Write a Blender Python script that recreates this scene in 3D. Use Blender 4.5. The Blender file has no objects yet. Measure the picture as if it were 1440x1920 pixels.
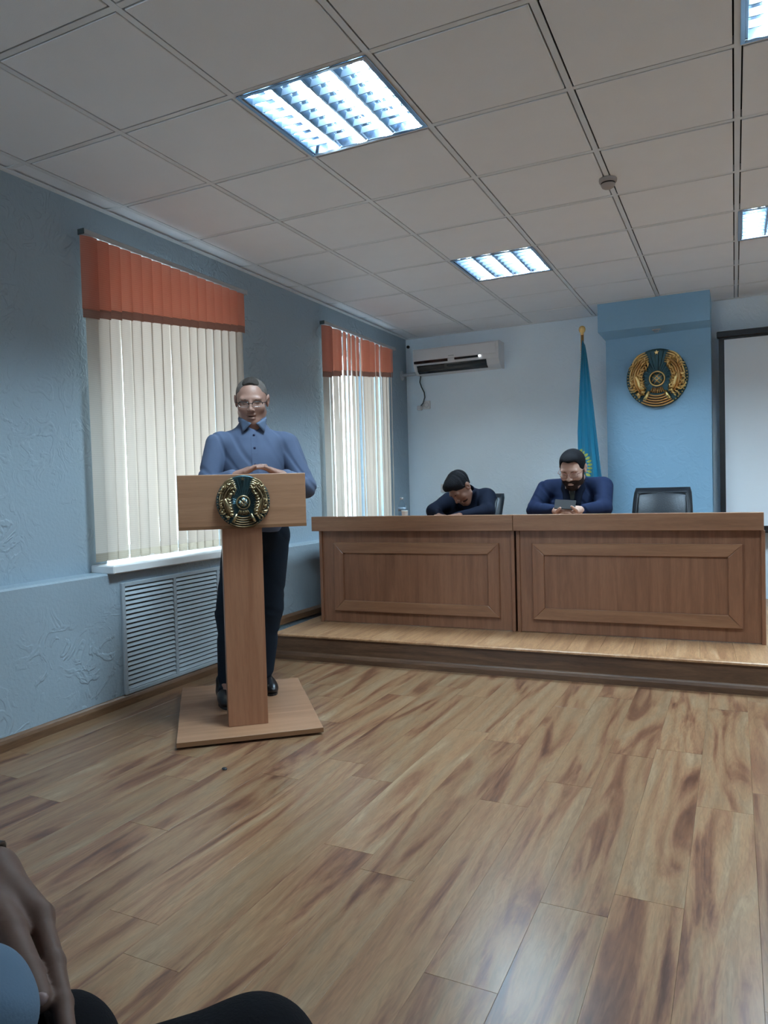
import bpy, math, random
import numpy as np
from mathutils import Matrix, Vector

# ------------------------------------------------------------------ camera, sky, exposure
SC = bpy.context.scene
COL = SC.collection
ROOM_W, Y_BACK, Y_FRONT, ZC = 6.0, 4.68, -6.0, 2.713

cam_d = bpy.data.cameras.new('camera')
cam = bpy.data.objects.new('camera', cam_d)
COL.objects.link(cam)
RC = np.array([[0.8992941, 0.4365029, -0.0271163],
               [-0.0097567, -0.0419630, -0.9990715],
               [-0.4372355, 0.8987237, -0.0334783]])
CAM = np.array([3.1256, -2.3799, 1.15])
mw = Matrix.Identity(4)
for i in range(3):
    mw[i][0], mw[i][1], mw[i][2], mw[i][3] = RC[0][i], -RC[1][i], -RC[2][i], CAM[i]
cam.matrix_world = mw
cam_d.sensor_fit = 'VERTICAL'
cam_d.sensor_height = 36.0
cam_d.sensor_width = 27.0
cam_d.lens = 1354.8 * 36.0 / 1920.0
cam_d.clip_start = 0.05
SC.camera = cam

world = bpy.data.worlds.new('overcast_sky')
SC.world = world
world.use_nodes = True
wn = world.node_tree.nodes['Background']
wn.inputs[0].default_value = (0.74, 0.88, 1.0, 1)
wn.inputs[1].default_value = 6.5

SC.view_settings.view_transform = 'Standard'
SC.view_settings.look = 'None'
SC.view_settings.gamma = 1.0
SC.view_settings.use_curve_mapping = False
SC.view_settings.exposure = 0.62
SC.cycles.max_bounces = 10
SC.cycles.diffuse_bounces = 8
SC.cycles.transparent_max_bounces = 12
SC.cycles.sample_clamp_indirect = 4.0
SC.cycles.caustics_reflective = False
SC.cycles.caustics_refractive = False
TUBE_POWER = 230.0
rnd = random.Random(7)

# ------------------------------------------------------------------ materials
MATS = {}

def srgb(r, g, b):
    f = lambda c: (c / 12.92 if c <= 0.04045 else ((c + 0.055) / 1.055) ** 2.4)
    return (f(r / 255), f(g / 255), f(b / 255), 1)

def new_mat(name):
    m = bpy.data.materials.new(name)
    m.use_nodes = True
    MATS[name] = m
    nt = m.node_tree
    return m, nt, nt.nodes['Principled BSDF']

def link(nt, a, b):
    nt.links.new(a, b)

def mat(name, col, rough=0.6, metal=0.0, bump=0.0, bscale=80.0, vary=0.0, vscale=6.0, spec=None, coat=0.0, stretch=None):
    m, nt, b = new_mat(name)
    b.inputs['Roughness'].default_value = rough
    b.inputs['Metallic'].default_value = metal
    if spec is not None:
        b.inputs['Specular IOR Level'].default_value = spec
    if coat:
        b.inputs['Coat Weight'].default_value = coat
        b.inputs['Coat Roughness'].default_value = 0.15
    b.inputs['Base Color'].default_value = col
    N = nt.nodes
    tc = N.new('ShaderNodeTexCoord')
    mp = N.new('ShaderNodeMapping')
    if stretch:
        mp.inputs['Scale'].default_value = stretch
    link(nt, tc.outputs['Object'], mp.inputs['Vector'])
    nz = N.new('ShaderNodeTexNoise')
    nz.inputs['Scale'].default_value = vscale
    nz.inputs['Detail'].default_value = 4
    link(nt, mp.outputs[0], nz.inputs['Vector'])
    if vary:
        mx = N.new('ShaderNodeMix')
        mx.data_type = 'RGBA'
        mx.inputs[6].default_value = tuple(c * (1 - vary) for c in col[:3]) + (1,)
        mx.inputs[7].default_value = tuple(min(1, c * (1 + vary)) for c in col[:3]) + (1,)
        link(nt, nz.outputs['Fac'], mx.inputs[0])
        link(nt, mx.outputs[2], b.inputs['Base Color'])
    if bump:
        n2 = N.new('ShaderNodeTexNoise')
        n2.inputs['Scale'].default_value = bscale
        n2.inputs['Detail'].default_value = 5
        link(nt, mp.outputs[0], n2.inputs['Vector'])
        bp = N.new('ShaderNodeBump')
        bp.inputs['Strength'].default_value = bump
        bp.inputs['Distance'].default_value = 0.01
        link(nt, n2.outputs['Fac'], bp.inputs['Height'])
        link(nt, bp.outputs[0], b.inputs['Normal'])
    return m

def ramp(nt, stops):
    r = nt.nodes.new('ShaderNodeValToRGB')
    el = r.color_ramp.elements
    while len(el) < len(stops):
        el.new(0.5)
    for e, (p, c) in zip(el, stops):
        e.position = p
        e.color = c
    return r

def wood(name, stops, scale=(14, 1.0, 14), rough=0.4, per_object=True, dist=1.2, fine=0.25, nscale=1.0, tone=0.0):
    """laminate: noise stretched along one axis, with fine streaks; every object gets its own offset"""
    m, nt, b = new_mat(name)
    N = nt.nodes
    tc = N.new('ShaderNodeTexCoord')
    mp = N.new('ShaderNodeMapping')
    mp.inputs['Scale'].default_value = scale
    src = tc.outputs['Object']
    if per_object:
        oi = N.new('ShaderNodeObjectInfo')
        ml = N.new('ShaderNodeMath')
        ml.operation = 'MULTIPLY'
        ml.inputs[1].default_value = 37.0
        link(nt, oi.outputs['Random'], ml.inputs[0])
        ad = N.new('ShaderNodeVectorMath')
        ad.operation = 'ADD'
        link(nt, src, ad.inputs[0])
        link(nt, ml.outputs[0], ad.inputs[1])
        src = ad.outputs[0]
    link(nt, src, mp.inputs['Vector'])
    n1 = N.new('ShaderNodeTexNoise')
    n1.inputs['Scale'].default_value = nscale
    n1.inputs['Detail'].default_value = 5
    n1.inputs['Roughness'].default_value = 0.6
    n1.inputs['Distortion'].default_value = dist
    link(nt, mp.outputs[0], n1.inputs['Vector'])
    r = ramp(nt, stops)
    link(nt, n1.outputs['Fac'], r.inputs[0])
    n2 = N.new('ShaderNodeTexNoise')
    n2.inputs['Scale'].default_value = nscale * 11
    n2.inputs['Detail'].default_value = 7
    n2.inputs['Distortion'].default_value = dist
    link(nt, mp.outputs[0], n2.inputs['Vector'])
    r2 = ramp(nt, [(0.3, (1 - fine, 1 - fine, 1 - fine, 1)), (0.65, (1 + fine * .5,) * 3 + (1,))])
    link(nt, n2.outputs['Fac'], r2.inputs[0])
    mx = N.new('ShaderNodeMix')
    mx.data_type = 'RGBA'
    mx.blend_type = 'MULTIPLY'
    mx.inputs[0].default_value = 1.0
    link(nt, r.outputs[0], mx.inputs[6])
    link(nt, r2.outputs[0], mx.inputs[7])
    res = mx.outputs[2]
    if tone and per_object:
        # each board a little lighter or darker, and growth rings running along it
        wv = N.new('ShaderNodeTexWave')
        wv.wave_type = 'RINGS'
        wv.rings_direction = 'Y'
        wv.inputs['Scale'].default_value = 0.9
        wv.inputs['Distortion'].default_value = 7.0
        wv.inputs['Detail'].default_value = 2.0
        wv.inputs['Detail Scale'].default_value = 0.7
        link(nt, mp.outputs[0], wv.inputs['Vector'])
        r3 = ramp(nt, [(0.0, (0.84, 0.80, 0.77, 1)), (0.35, (1, 1, 1, 1)), (1.0, (1.03, 1.03, 1.02, 1))])
        link(nt, wv.outputs[0], r3.inputs[0])
        m3_ = N.new('ShaderNodeMix')
        m3_.data_type = 'RGBA'
        m3_.blend_type = 'MULTIPLY'
        m3_.inputs[0].default_value = 0.75
        link(nt, res, m3_.inputs[6])
        link(nt, r3.outputs[0], m3_.inputs[7])
        mr = N.new('ShaderNodeMapRange')
        mr.inputs['To Min'].default_value = 1 - tone
        mr.inputs['To Max'].default_value = 1 + tone
        link(nt, oi.outputs['Random'], mr.inputs[0])
        sc_ = N.new('ShaderNodeVectorMath')
        sc_.operation = 'SCALE'
        link(nt, m3_.outputs[2], sc_.inputs[0])
        link(nt, mr.outputs[0], sc_.inputs['Scale'])
        res = sc_.outputs[0]
    link(nt, res, b.inputs['Base Color'])
    b.inputs['Roughness'].default_value = rough
    return m

def plaster(name, col, relief=0.35, scale=9.0, sparse=False):
    """painted decorative plaster: low relief of trowel worms"""
    m, nt, b = new_mat(name)
    N = nt.nodes
    tc = N.new('ShaderNodeTexCoord')
    n1 = N.new('ShaderNodeTexNoise')
    n1.inputs['Scale'].default_value = scale
    n1.inputs['Detail'].default_value = 2.5
    n1.inputs['Distortion'].default_value = 2.2
    link(nt, tc.outputs['Object'], n1.inputs['Vector'])
    r = ramp(nt, [(0.50, (0, 0, 0, 1)), (0.56, (1, 1, 1, 1)), (0.63, (1, 1, 1, 1)), (0.68, (0.2, 0.2, 0.2, 1))])
    link(nt, n1.outputs['Fac'], r.inputs[0])
    n3 = N.new('ShaderNodeTexNoise')
    n3.inputs['Scale'].default_value = 60
    n3.inputs['Detail'].default_value = 4
    link(nt, tc.outputs['Object'], n3.inputs['Vector'])
    ma = N.new('ShaderNodeMath')
    ma.operation = 'MULTIPLY_ADD'
    ma.inputs[1].default_value = 0.45
    link(nt, n3.outputs['Fac'], ma.inputs[0])
    worms = r.outputs[0]
    if sparse:
        n4 = N.new('ShaderNodeTexNoise')
        n4.inputs['Scale'].default_value = 2.3
        n4.inputs['Detail'].default_value = 3
        link(nt, tc.outputs['Object'], n4.inputs['Vector'])
        r4 = ramp(nt, [(0.42, (0, 0, 0, 1)), (0.62, (1, 1, 1, 1))])
        link(nt, n4.outputs['Fac'], r4.inputs[0])
        m4 = N.new('ShaderNodeMath')
        m4.operation = 'MULTIPLY'
        link(nt, worms, m4.inputs[0])
        link(nt, r4.outputs[0], m4.inputs[1])
        worms = m4.outputs[0]
    link(nt, worms, ma.inputs[2])
    bp = N.new('ShaderNodeBump')
    bp.inputs['Strength'].default_value = relief
    bp.inputs['Distance'].default_value = 0.012
    link(nt, ma.outputs[0], bp.inputs['Height'])
    link(nt, bp.outputs[0], b.inputs['Normal'])
    n2 = N.new('ShaderNodeTexNoise')
    n2.inputs['Scale'].default_value = 1.7
    n2.inputs['Detail'].default_value = 5
    link(nt, tc.outputs['Object'], n2.inputs['Vector'])
    mx = N.new('ShaderNodeMix')
    mx.data_type = 'RGBA'
    mx.inputs[6].default_value = tuple(c * .93 for c in col[:3]) + (1,)
    mx.inputs[7].default_value = tuple(c * 1.06 for c in col[:3]) + (1,)
    link(nt, n2.outputs['Fac'], mx.inputs[0])
    link(nt, mx.outputs[2], b.inputs['Base Color'])
    b.inputs['Roughness'].default_value = 0.55
    return m

def translucent(name, col, tcol, fac):
    """woven blind fabric: diffuse front, daylight through it, fine horizontal weave"""
    m, nt, b = new_mat(name)
    N = nt.nodes
    out = N['Material Output']
    N.remove(b)
    tc = N.new('ShaderNodeTexCoord')
    wv = N.new('ShaderNodeTexWave')
    wv.bands_direction = 'Z'
    wv.inputs['Scale'].default_value = 28
    wv.inputs['Distortion'].default_value = 0.6
    link(nt, tc.outputs['Object'], wv.inputs['Vector'])
    r = ramp(nt, [(0, tuple(c * .93 for c in col[:3]) + (1,)), (1, col)])
    link(nt, wv.outputs[0], r.inputs[0])
    r2 = ramp(nt, [(0, tuple(c * .90 for c in tcol[:3]) + (1,)), (1, tcol)])
    link(nt, wv.outputs[0], r2.inputs[0])
    df = N.new('ShaderNodeBsdfDiffuse')
    tr = N.new('ShaderNodeBsdfTranslucent')
    link(nt, r.outputs[0], df.inputs[0])
    link(nt, r2.outputs[0], tr.inputs[0])
    mx = N.new('ShaderNodeMixShader')
    mx.inputs[0].default_value = fac
    link(nt, df.outputs[0], mx.inputs[1])
    link(nt, tr.outputs[0], mx.inputs[2])
    link(nt, mx.outputs[0], out.inputs[0])
    return m

def glass_pane(name, tint):
    m, nt, b = new_mat(name)
    N = nt.nodes
    out = N['Material Output']
    N.remove(b)
    tr = N.new('ShaderNodeBsdfTransparent')
    tr.inputs[0].default_value = tint
    gl = N.new('ShaderNodeBsdfGlossy')
    gl.inputs['Roughness'].default_value = 0.03
    lw = N.new('ShaderNodeLayerWeight')
    lw.inputs[0].default_value = 0.5
    pw = N.new('ShaderNodeMath')
    pw.operation = 'POWER'
    pw.inputs[1].default_value = 4.0
    link(nt, lw.outputs['Facing'], pw.inputs[0])
    fr = N.new('ShaderNodeMath')
    fr.operation = 'MULTIPLY_ADD'
    fr.inputs[1].default_value = 0.5
    fr.inputs[2].default_value = 0.03
    link(nt, pw.outputs[0], fr.inputs[0])
    mx = N.new('ShaderNodeMixShader')
    link(nt, fr.outputs[0], mx.inputs[0])
    link(nt, tr.outputs[0], mx.inputs[1])
    link(nt, gl.outputs[0], mx.inputs[2])
    link(nt, mx.outputs[0], out.inputs[0])
    return m

def emitter(name, col, power):
    m, nt, b = new_mat(name)
    b.inputs['Base Color'].default_value = (0.8, 0.8, 0.8, 1)
    b.inputs['Emission Color'].default_value = col
    b.inputs['Emission Strength'].default_value = power
    return m

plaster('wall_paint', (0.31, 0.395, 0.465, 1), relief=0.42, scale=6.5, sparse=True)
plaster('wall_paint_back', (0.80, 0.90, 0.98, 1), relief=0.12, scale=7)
plaster('wall_paint_blue', (0.27, 0.49, 0.70, 1), relief=0.12, scale=7)
mat('wall_white', (0.55, 0.58, 0.6, 1), 0.7, bump=0.1)
mat('ceiling_tile', (0.84, 0.865, 0.90, 1), 0.9, bump=0.12, bscale=300, vary=0.03)
mat('grid_metal', (0.74, 0.77, 0.80, 1), 0.45)
mat('plenum', (0.03, 0.03, 0.03, 1), 0.9)
mat('subfloor', (0.09, 0.065, 0.05, 1), 0.9)
wood('floor_laminate', [(0.30, srgb(80, 52, 40)), (0.40, srgb(112, 77, 57)), (0.47, srgb(130, 97, 72)), (0.54, srgb(137, 107, 80)),
                        (0.60, srgb(132, 106, 82)), (0.71, srgb(148, 124, 98))],
     scale=(7, 0.9, 7), rough=0.28, dist=1.8, fine=0.20, tone=0.10)
wood('platform_laminate', [(0.3, srgb(140, 100, 71)), (0.55, srgb(172, 132, 97)), (0.75, srgb(186, 152, 121))],
     scale=(14, 1.2, 14), rough=0.35)
wood('riser_wood', [(0.3, srgb(70, 48, 36)), (0.6, srgb(104, 76, 56)), (0.8, srgb(122, 92, 70))],
     scale=(1.2, 12, 14), rough=0.45)
wood('desk_wood', [(0.3, srgb(116, 76, 54)), (0.55, srgb(133, 91, 67)), (0.8, srgb(144, 102, 76))],
     scale=(16, 16, 1.0), rough=0.42, fine=0.12)
wood('desk_wood_long', [(0.3, srgb(124, 85, 61)), (0.55, srgb(141, 100, 73)), (0.8, srgb(152, 111, 83))],
     scale=(1.0, 16, 16), rough=0.42, fine=0.12)
wood('beech_up', [(0.3, srgb(133, 89, 64)), (0.55, srgb(147, 102, 76)), (0.8, srgb(157, 111, 84))],
     scale=(18, 18, 0.9), rough=0.42, fine=0.1)
wood('beech_long', [(0.3, srgb(142, 103, 76)), (0.55, srgb(158, 118, 90)), (0.8, srgb(170, 130, 102))],
     scale=(0.9, 18, 18), rough=0.42, fine=0.1)
mat('beech_edge', srgb(120, 84, 56), 0.5)
wood('baseboard_wood', [(0.3, srgb(92, 66, 48)), (0.7, srgb(126, 94, 68))], scale=(12, 1, 12), rough=0.4)
mat('sill_white', (0.78, 0.80, 0.81, 1), 0.35)
mat('frame_white', (0.75, 0.77, 0.78, 1), 0.4)
mat('grille_paint', (0.36, 0.42, 0.47, 1), 0.45)
mat('dark_void', (0.012, 0.014, 0.016, 1), 0.9)
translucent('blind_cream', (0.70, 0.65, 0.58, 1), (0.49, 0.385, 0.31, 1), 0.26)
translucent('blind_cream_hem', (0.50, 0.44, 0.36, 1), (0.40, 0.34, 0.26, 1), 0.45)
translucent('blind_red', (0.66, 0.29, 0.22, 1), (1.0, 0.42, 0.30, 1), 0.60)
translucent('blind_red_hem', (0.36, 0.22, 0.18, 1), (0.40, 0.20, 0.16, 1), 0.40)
glass_pane('window_glass', (0.93, 0.96, 0.96, 1))
glass_pane('clear_plastic', (0.90, 0.93, 0.95, 1))
mat('rail_grey', (0.42, 0.43, 0.44, 1), 0.4)
mat('white_plastic', (0.70, 0.69, 0.70, 1), 0.38)
mat('black_plastic', (0.014, 0.014, 0.016, 1), 0.4)
mat('black_gloss', (0.008, 0.008, 0.01, 1), 0.15)
mat('black_leather', (0.007, 0.009, 0.013, 1), 0.42, bump=0.12, bscale=140, spec=0.28)
mat('chrome', (0.6, 0.6, 0.62, 1), 0.2, metal=1)
mat('blade_metal', (0.20, 0.26, 0.32, 1), 0.34, metal=0.9)
mat('louver_metal', (0.40, 0.50, 0.62, 1), 0.10, metal=1.0)
mat('reflector_white', (0.16, 0.20, 0.25, 1), 0.25, metal=1.0)
emitter('tube_glow', (0.66, 0.87, 1.0, 1), TUBE_POWER)
emitter('led_glow', (0.85, 0.95, 1.0, 1), 2.5)
mat('skin', (0.30, 0.165, 0.125, 1), 0.5, vary=0.08, vscale=25, bump=0.05)
mat('skin_pale', (0.46, 0.29, 0.23, 1), 0.5, vary=0.08, vscale=25)
mat('skin_tan', (0.20, 0.105, 0.075, 1), 0.5, vary=0.1, vscale=25)
mat('skin_near', (0.135, 0.078, 0.060, 1), 0.6, vary=0.10, vscale=30, bump=0.03, bscale=200, spec=0.3)
mat('nail', (0.30, 0.20, 0.19, 1), 0.35)
mat('lip', (0.20, 0.075, 0.065, 1), 0.5)
mat('mouth_dark', (0.025, 0.01, 0.01, 1), 0.7)
mat('hair_grey', (0.115, 0.100, 0.092, 1), 0.8, bump=0.5, bscale=260, vary=0.5, vscale=30, spec=0.15)
mat('hair_top', (0.040, 0.034, 0.031, 1), 0.7, bump=0.5, bscale=260, spec=0.12)
mat('hair_black', (0.006, 0.006, 0.008, 1), 0.75, bump=0.6, bscale=220, spec=0.12)
mat('beard_brown', (0.030, 0.018, 0.015, 1), 0.8, bump=0.6, bscale=260, spec=0.12)
mat('brow', (0.03, 0.02, 0.016, 1), 0.8)
mat('shirt_blue', (0.076, 0.105, 0.180, 1), 0.85, bump=0.12, bscale=400, vary=0.10, vscale=9)
mat('shirt_blue_light', (0.095, 0.135, 0.215, 1), 0.85)
mat('shirt_pale', (0.105, 0.172, 0.26, 1), 0.85, bump=0.1, bscale=300)
mat('button_navy', (0.01, 0.015, 0.05, 1), 0.4)
mat('denim_dark', (0.012, 0.018, 0.028, 1), 0.9, bump=0.2, bscale=300, spec=0.12)
mat('trousers_black', (0.006, 0.006, 0.008, 1), 0.9, bump=0.2, bscale=260, spec=0.12)
mat('navy_suit', (0.010, 0.018, 0.050, 1), 0.8, bump=0.1, bscale=300, spec=0.12)
mat('navy_dark', (0.006, 0.009, 0.020, 1), 0.85, bump=0.15, bscale=260, spec=0.12)
mat('shirt_white', (0.42, 0.44, 0.46, 1), 0.8)
mat('tie_dark', (0.018, 0.025, 0.020, 1), 0.6)
mat('shoe_black', (0.010, 0.010, 0.012, 1), 0.3)
mat('gold', (0.90, 0.62, 0.26, 1), 0.33, metal=1)
mat('gold_bright', (1.0, 0.80, 0.36, 1), 0.3, metal=1)
mat('gold_brown', (0.62, 0.36, 0.14, 1), 0.36, metal=1)
mat('old_gold', (0.42, 0.33, 0.19, 1), 0.33, metal=1)
mat('old_gold_dark', (0.16, 0.11, 0.06, 1), 0.45, metal=1)
mat('emblem_teal', (0.035, 0.075, 0.085, 1), 0.42, metal=0.7)
mat('emblem_ray', (0.16, 0.28, 0.32, 1), 0.3, metal=0.9)
mat('screen_fabric', (0.78, 0.85, 0.92, 1), 0.8)
mat('grey_duct', (0.45, 0.47, 0.5, 1), 0.5)
mat('cable_grey', (0.05, 0.07, 0.075, 1), 0.6)
mat('detector', (0.38, 0.33, 0.31, 1), 0.5)
mat('bottle_label', (0.20, 0.28, 0.36, 1), 0.4)
mat('label_blue', (0.15, 0.25, 0.5, 1), 0.5)

def flag_material():
    """turquoise cloth with the printed golden sun and its rays (flat print, in the cloth's own x-z plane)"""
    m, nt, b = new_mat('flag_cloth')
    N = nt.nodes
    b.inputs['Roughness'].default_value = 0.45
    b.inputs['Sheen Weight'].default_value = 0.3
    uv = N.new('ShaderNodeUVMap')
    sep = N.new('ShaderNodeSeparateXYZ')
    link(nt, uv.outputs[0], sep.inputs[0])
    def M(op, a, c=None):
        n = N.new('ShaderNodeMath')
        n.operation = op
        for k, v in enumerate((a, c)):
            if v is None:
                continue
            if isinstance(v, (int, float)):
                n.inputs[k].default_value = v
            else:
                link(nt, v, n.inputs[k])
        return n.outputs[0]
    x, z = sep.outputs[0], sep.outputs[1]
    r = M('SQRT', M('ADD', M('MULTIPLY', x, x), M('MULTIPLY', z, z)))
    ang = M('ARCTAN2', z, x)
    saw = M('ABSOLUTE', M('SUBTRACT', M('FRACT', M('MULTIPLY', ang, 32 / (2 * math.pi))), 0.5))   # 0 at the ray's axis
    # a ray is a lens-shaped tongue between r=.070 and r=.105
    t = M('DIVIDE', M('SUBTRACT', r, 0.128), 0.046)
    wid = M('MULTIPLY', M('MULTIPLY', t, M('SUBTRACT', 1.0, t)), 1.5)
    ray = M('MULTIPLY', M('LESS_THAN', saw, wid), M('GREATER_THAN', wid, 0.0))
    sun = M('LESS_THAN', r, 0.112)
    msk = M('MAXIMUM', ray, sun)
    mx = N.new('ShaderNodeMix')
    mx.data_type = 'RGBA'
    mx.inputs[6].default_value = (0.003, 0.19, 0.33, 1)
    mx.inputs[7].default_value = (0.50, 0.50, 0.10, 1)
    link(nt, msk, mx.inputs[0])
    link(nt, mx.outputs[2], b.inputs['Base Color'])
    return m
flag_material()

# ------------------------------------------------------------------ mesh helpers
class MB:
    def __init__(self):
        self.v, self.f = [], []
    def add(self, vs, fs):
        o = len(self.v)
        self.v += [tuple(p) for p in vs]
        self.f += [tuple(i + o for i in f) for f in fs]
        return self
    def box(self, x0, x1, y0, y1, z0, z1, bev=0.0, M=None):
        if bev <= 0:
            vs = [(x, y, z) for x in (x0, x1) for y in (y0, y1) for z in (z0, z1)]
            fs = [(0, 1, 3, 2), (4, 6, 7, 5), (0, 4, 5, 1), (2, 3, 7, 6), (0, 2, 6, 4), (1, 5, 7, 3)]
        else:
            c = Vector(((x0 + x1) / 2, (y0 + y1) / 2, (z0 + z1) / 2))
            h = Vector(((x1 - x0) / 2, (y1 - y0) / 2, (z1 - z0) / 2))
            b = min(bev, *(0.49 * 2 * k for k in h))
            vs, idx = [], {}
            for sx in (-1, 1):
                for sy in (-1, 1):
                    for sz in (-1, 1):
                        for a in range(3):
                            q = [sx * (h[0] - b), sy * (h[1] - b), sz * (h[2] - b)]
                            s = (sx, sy, sz)
                            q[a] = s[a] * h[a]
                            idx[(sx, sy, sz, a)] = len(vs)
                            vs.append(tuple(c[i] + q[i] for i in range(3)))
            fs = []
            for a in range(3):
                u, w = (a + 1) % 3, (a + 2) % 3
                for s in (-1, 1):
                    loop = []
                    for su, sw in ((-1, -1), (1, -1), (1, 1), (-1, 1)):
                        k = [0, 0, 0]
                        k[a], k[u], k[w] = s, su, sw
                        loop.append(idx[(*k, a)])
                    fs.append(tuple(loop if s > 0 else loop[::-1]))
            for a in range(3):                                   # edges along axis a
                u, w = (a + 1) % 3, (a + 2) % 3
                for su in (-1, 1):
                    for sw in (-1, 1):
                        def K(s, ax):
                            k = [0, 0, 0]
                            k[a], k[u], k[w] = s, su, sw
                            return idx[(*k, ax)]
                        q = (K(-1, u), K(1, u), K(1, w), K(-1, w))
                        fs.append(q if su * sw < 0 else q[::-1])
            for sx in (-1, 1):
                for sy in (-1, 1):
                    for sz in (-1, 1):
                        t = tuple(idx[(sx, sy, sz, a)] for a in range(3))
                        fs.append(t if sx * sy * sz > 0 else t[::-1])
        if M is not None:
            vs = [tuple(M @ Vector(p)) for p in vs]
        return self.add(vs, fs)
    def tube(self, pts, r, n=8, cap=True, flat=1.0):
        """tube along a polyline; r a number or one radius per point"""
        pts = [Vector(p) for p in pts]
        rs = r if isinstance(r, (list, tuple)) else [r] * len(pts)
        up = None
        vs, fs = [], []
        for i, p in enumerate(pts):
            d = (pts[min(i + 1, len(pts) - 1)] - pts[max(i - 1, 0)]).normalized()
            if up is None:
                up = Vector((0, 0, 1)) if abs(d.z) < 0.9 else Vector((1, 0, 0))
            up = (up - d * up.dot(d)).normalized()
            sd = d.cross(up)
            for k in range(n):
                a = 2 * math.pi * k / n
                vs.append(p + (sd * math.cos(a) + up * math.sin(a) * flat) * rs[i])
        for i in range(len(pts) - 1):
            for k in range(n):
                k2 = (k + 1) % n
                fs.append((i * n + k, i * n + k2, (i + 1) * n + k2, (i + 1) * n + k))
        if cap:
            fs.append(tuple(range(n))[::-1])
            fs.append(tuple((len(pts) - 1) * n + k for k in range(n)))
        return self.add(vs, fs)
    def lathe(self, prof, n=20, c=(0, 0, 0), axis='Z', arc=None):
        """profile of (r, h) round an axis"""
        vs, fs = [], []
        for (r, h) in prof:
            for k in range(n):
                a = 2 * math.pi * k / n
                x, y = r * math.cos(a), r * math.sin(a)
                p = {'Z': (x, y, h), 'Y': (x, -h, y), 'X': (h, x, y)}[axis]
                vs.append((p[0] + c[0], p[1] + c[1], p[2] + c[2]))
        for i in range(len(prof) - 1):
            for k in range(n):
                k2 = (k + 1) % n
                fs.append((i * n + k, i * n + k2, (i + 1) * n + k2, (i + 1) * n + k))
        fs.append(tuple(range(n))[::-1])
        fs.append(tuple((len(prof) - 1) * n + k for k in range(n)))
        return self.add(vs, fs)
    def prism(self, poly, a0, a1, plane='XZ'):
        """polygon extruded: plane XZ along Y, YZ along X, XY along Z"""
        n = len(poly)
        f = {'XZ': lambda u, v, a: (u, a, v), 'YZ': lambda u, v, a: (a, u, v), 'XY': lambda u, v, a: (u, v, a)}[plane]
        vs = [f(u, v, a0) for u, v in poly] + [f(u, v, a1) for u, v in poly]
        fs = [tuple(range(n))[::-1], tuple(range(n, 2 * n))]
        fs += [(i, (i + 1) % n, n + (i + 1) % n, n + i) for i in range(n)]
        return self.add(vs, fs)
    def ball(self, c, r, n=8, m=6):
        rr = r if isinstance(r, (tuple, list)) else (r, r, r)
        vs = [(c[0], c[1], c[2] - rr[2])]
        for j in range(1, m):
            t = -math.pi / 2 + math.pi * j / m
            for k in range(n):
                a = 2 * math.pi * k / n
                vs.append((c[0] + rr[0] * math.cos(t) * math.cos(a), c[1] + rr[1] * math.cos(t) * math.sin(a), c[2] + rr[2] * math.sin(t)))
        vs.append((c[0], c[1], c[2] + rr[2]))
        fs = [(0, 1 + (k + 1) % n, 1 + k) for k in range(n)]
        for j in range(m - 2):
            for k in range(n):
                k2 = (k + 1) % n
                fs.append((1 + j * n + k, 1 + j * n + k2, 1 + (j + 1) * n + k2, 1 + (j + 1) * n + k))
        e = len(vs) - 1
        fs += [(e, 1 + (m - 2) * n + k, 1 + (m - 2) * n + (k + 1) % n) for k in range(n)]
        return self.add(vs, fs)
    def mesh(self, name, m, smooth=False):
        import bmesh
        me = bpy.data.meshes.new(name)
        me.from_pydata([tuple(p) for p in self.v], [], self.f)
        bm = bmesh.new()
        bm.from_mesh(me)
        bmesh.ops.recalc_face_normals(bm, faces=bm.faces)
        bm.to_mesh(me)
        bm.free()
        if smooth:
            me.polygons.foreach_set('use_smooth', [True] * len(me.polygons))
        me.materials.append(MATS[m])
        me.update()
        return me
    def build(self, name, m, parent=None, smooth=False):
        return obj(name, self.mesh(name, m, smooth), parent)

def obj(name, me, parent=None, loc=None):
    o = bpy.data.objects.new(name, me)
    COL.objects.link(o)
    if parent is not None:
        o.parent = parent
    if loc is not None:
        o.location = loc
    return o

def tag(o, label, cat, group=None, kind=None):
    o['label'] = label
    o['category'] = cat
    if group:
        o['group'] = group
    if kind:
        o['kind'] = kind
    return o

def thing(name, label, cat, loc=(0, 0, 0), rz=0.0, group=None):
    o = bpy.data.objects.new(name, None)
    COL.objects.link(o)
    o.location = loc
    o.rotation_euler = (0, 0, rz)
    o.empty_display_size = 0.1
    return tag(o, label, cat, group)

def struct(o):
    o['kind'] = 'structure'
    return o

def dup(root, loc, label, rz=None):
    """copy of a thing with copies of its parts and sub-parts"""
    r = root.copy()
    COL.objects.link(r)
    r.location = loc
    if rz is not None:
        r.rotation_euler = (0, 0, rz)
    r['label'] = label
    for ch in root.children:
        c = ch.copy()
        COL.objects.link(c)
        c.parent = r
        for g in ch.children:
            d = g.copy()
            COL.objects.link(d)
            d.parent = c
    return r

# ------------------------------------------------------------------ the room
WIN = [(0.53, 1.66), (2.99, 4.12)]     # y ranges of the openings in the left wall
WZ0, WZ1 = 0.775, 2.50
LEDGE_X, LEDGE_Z = 0.12, 0.735

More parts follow.
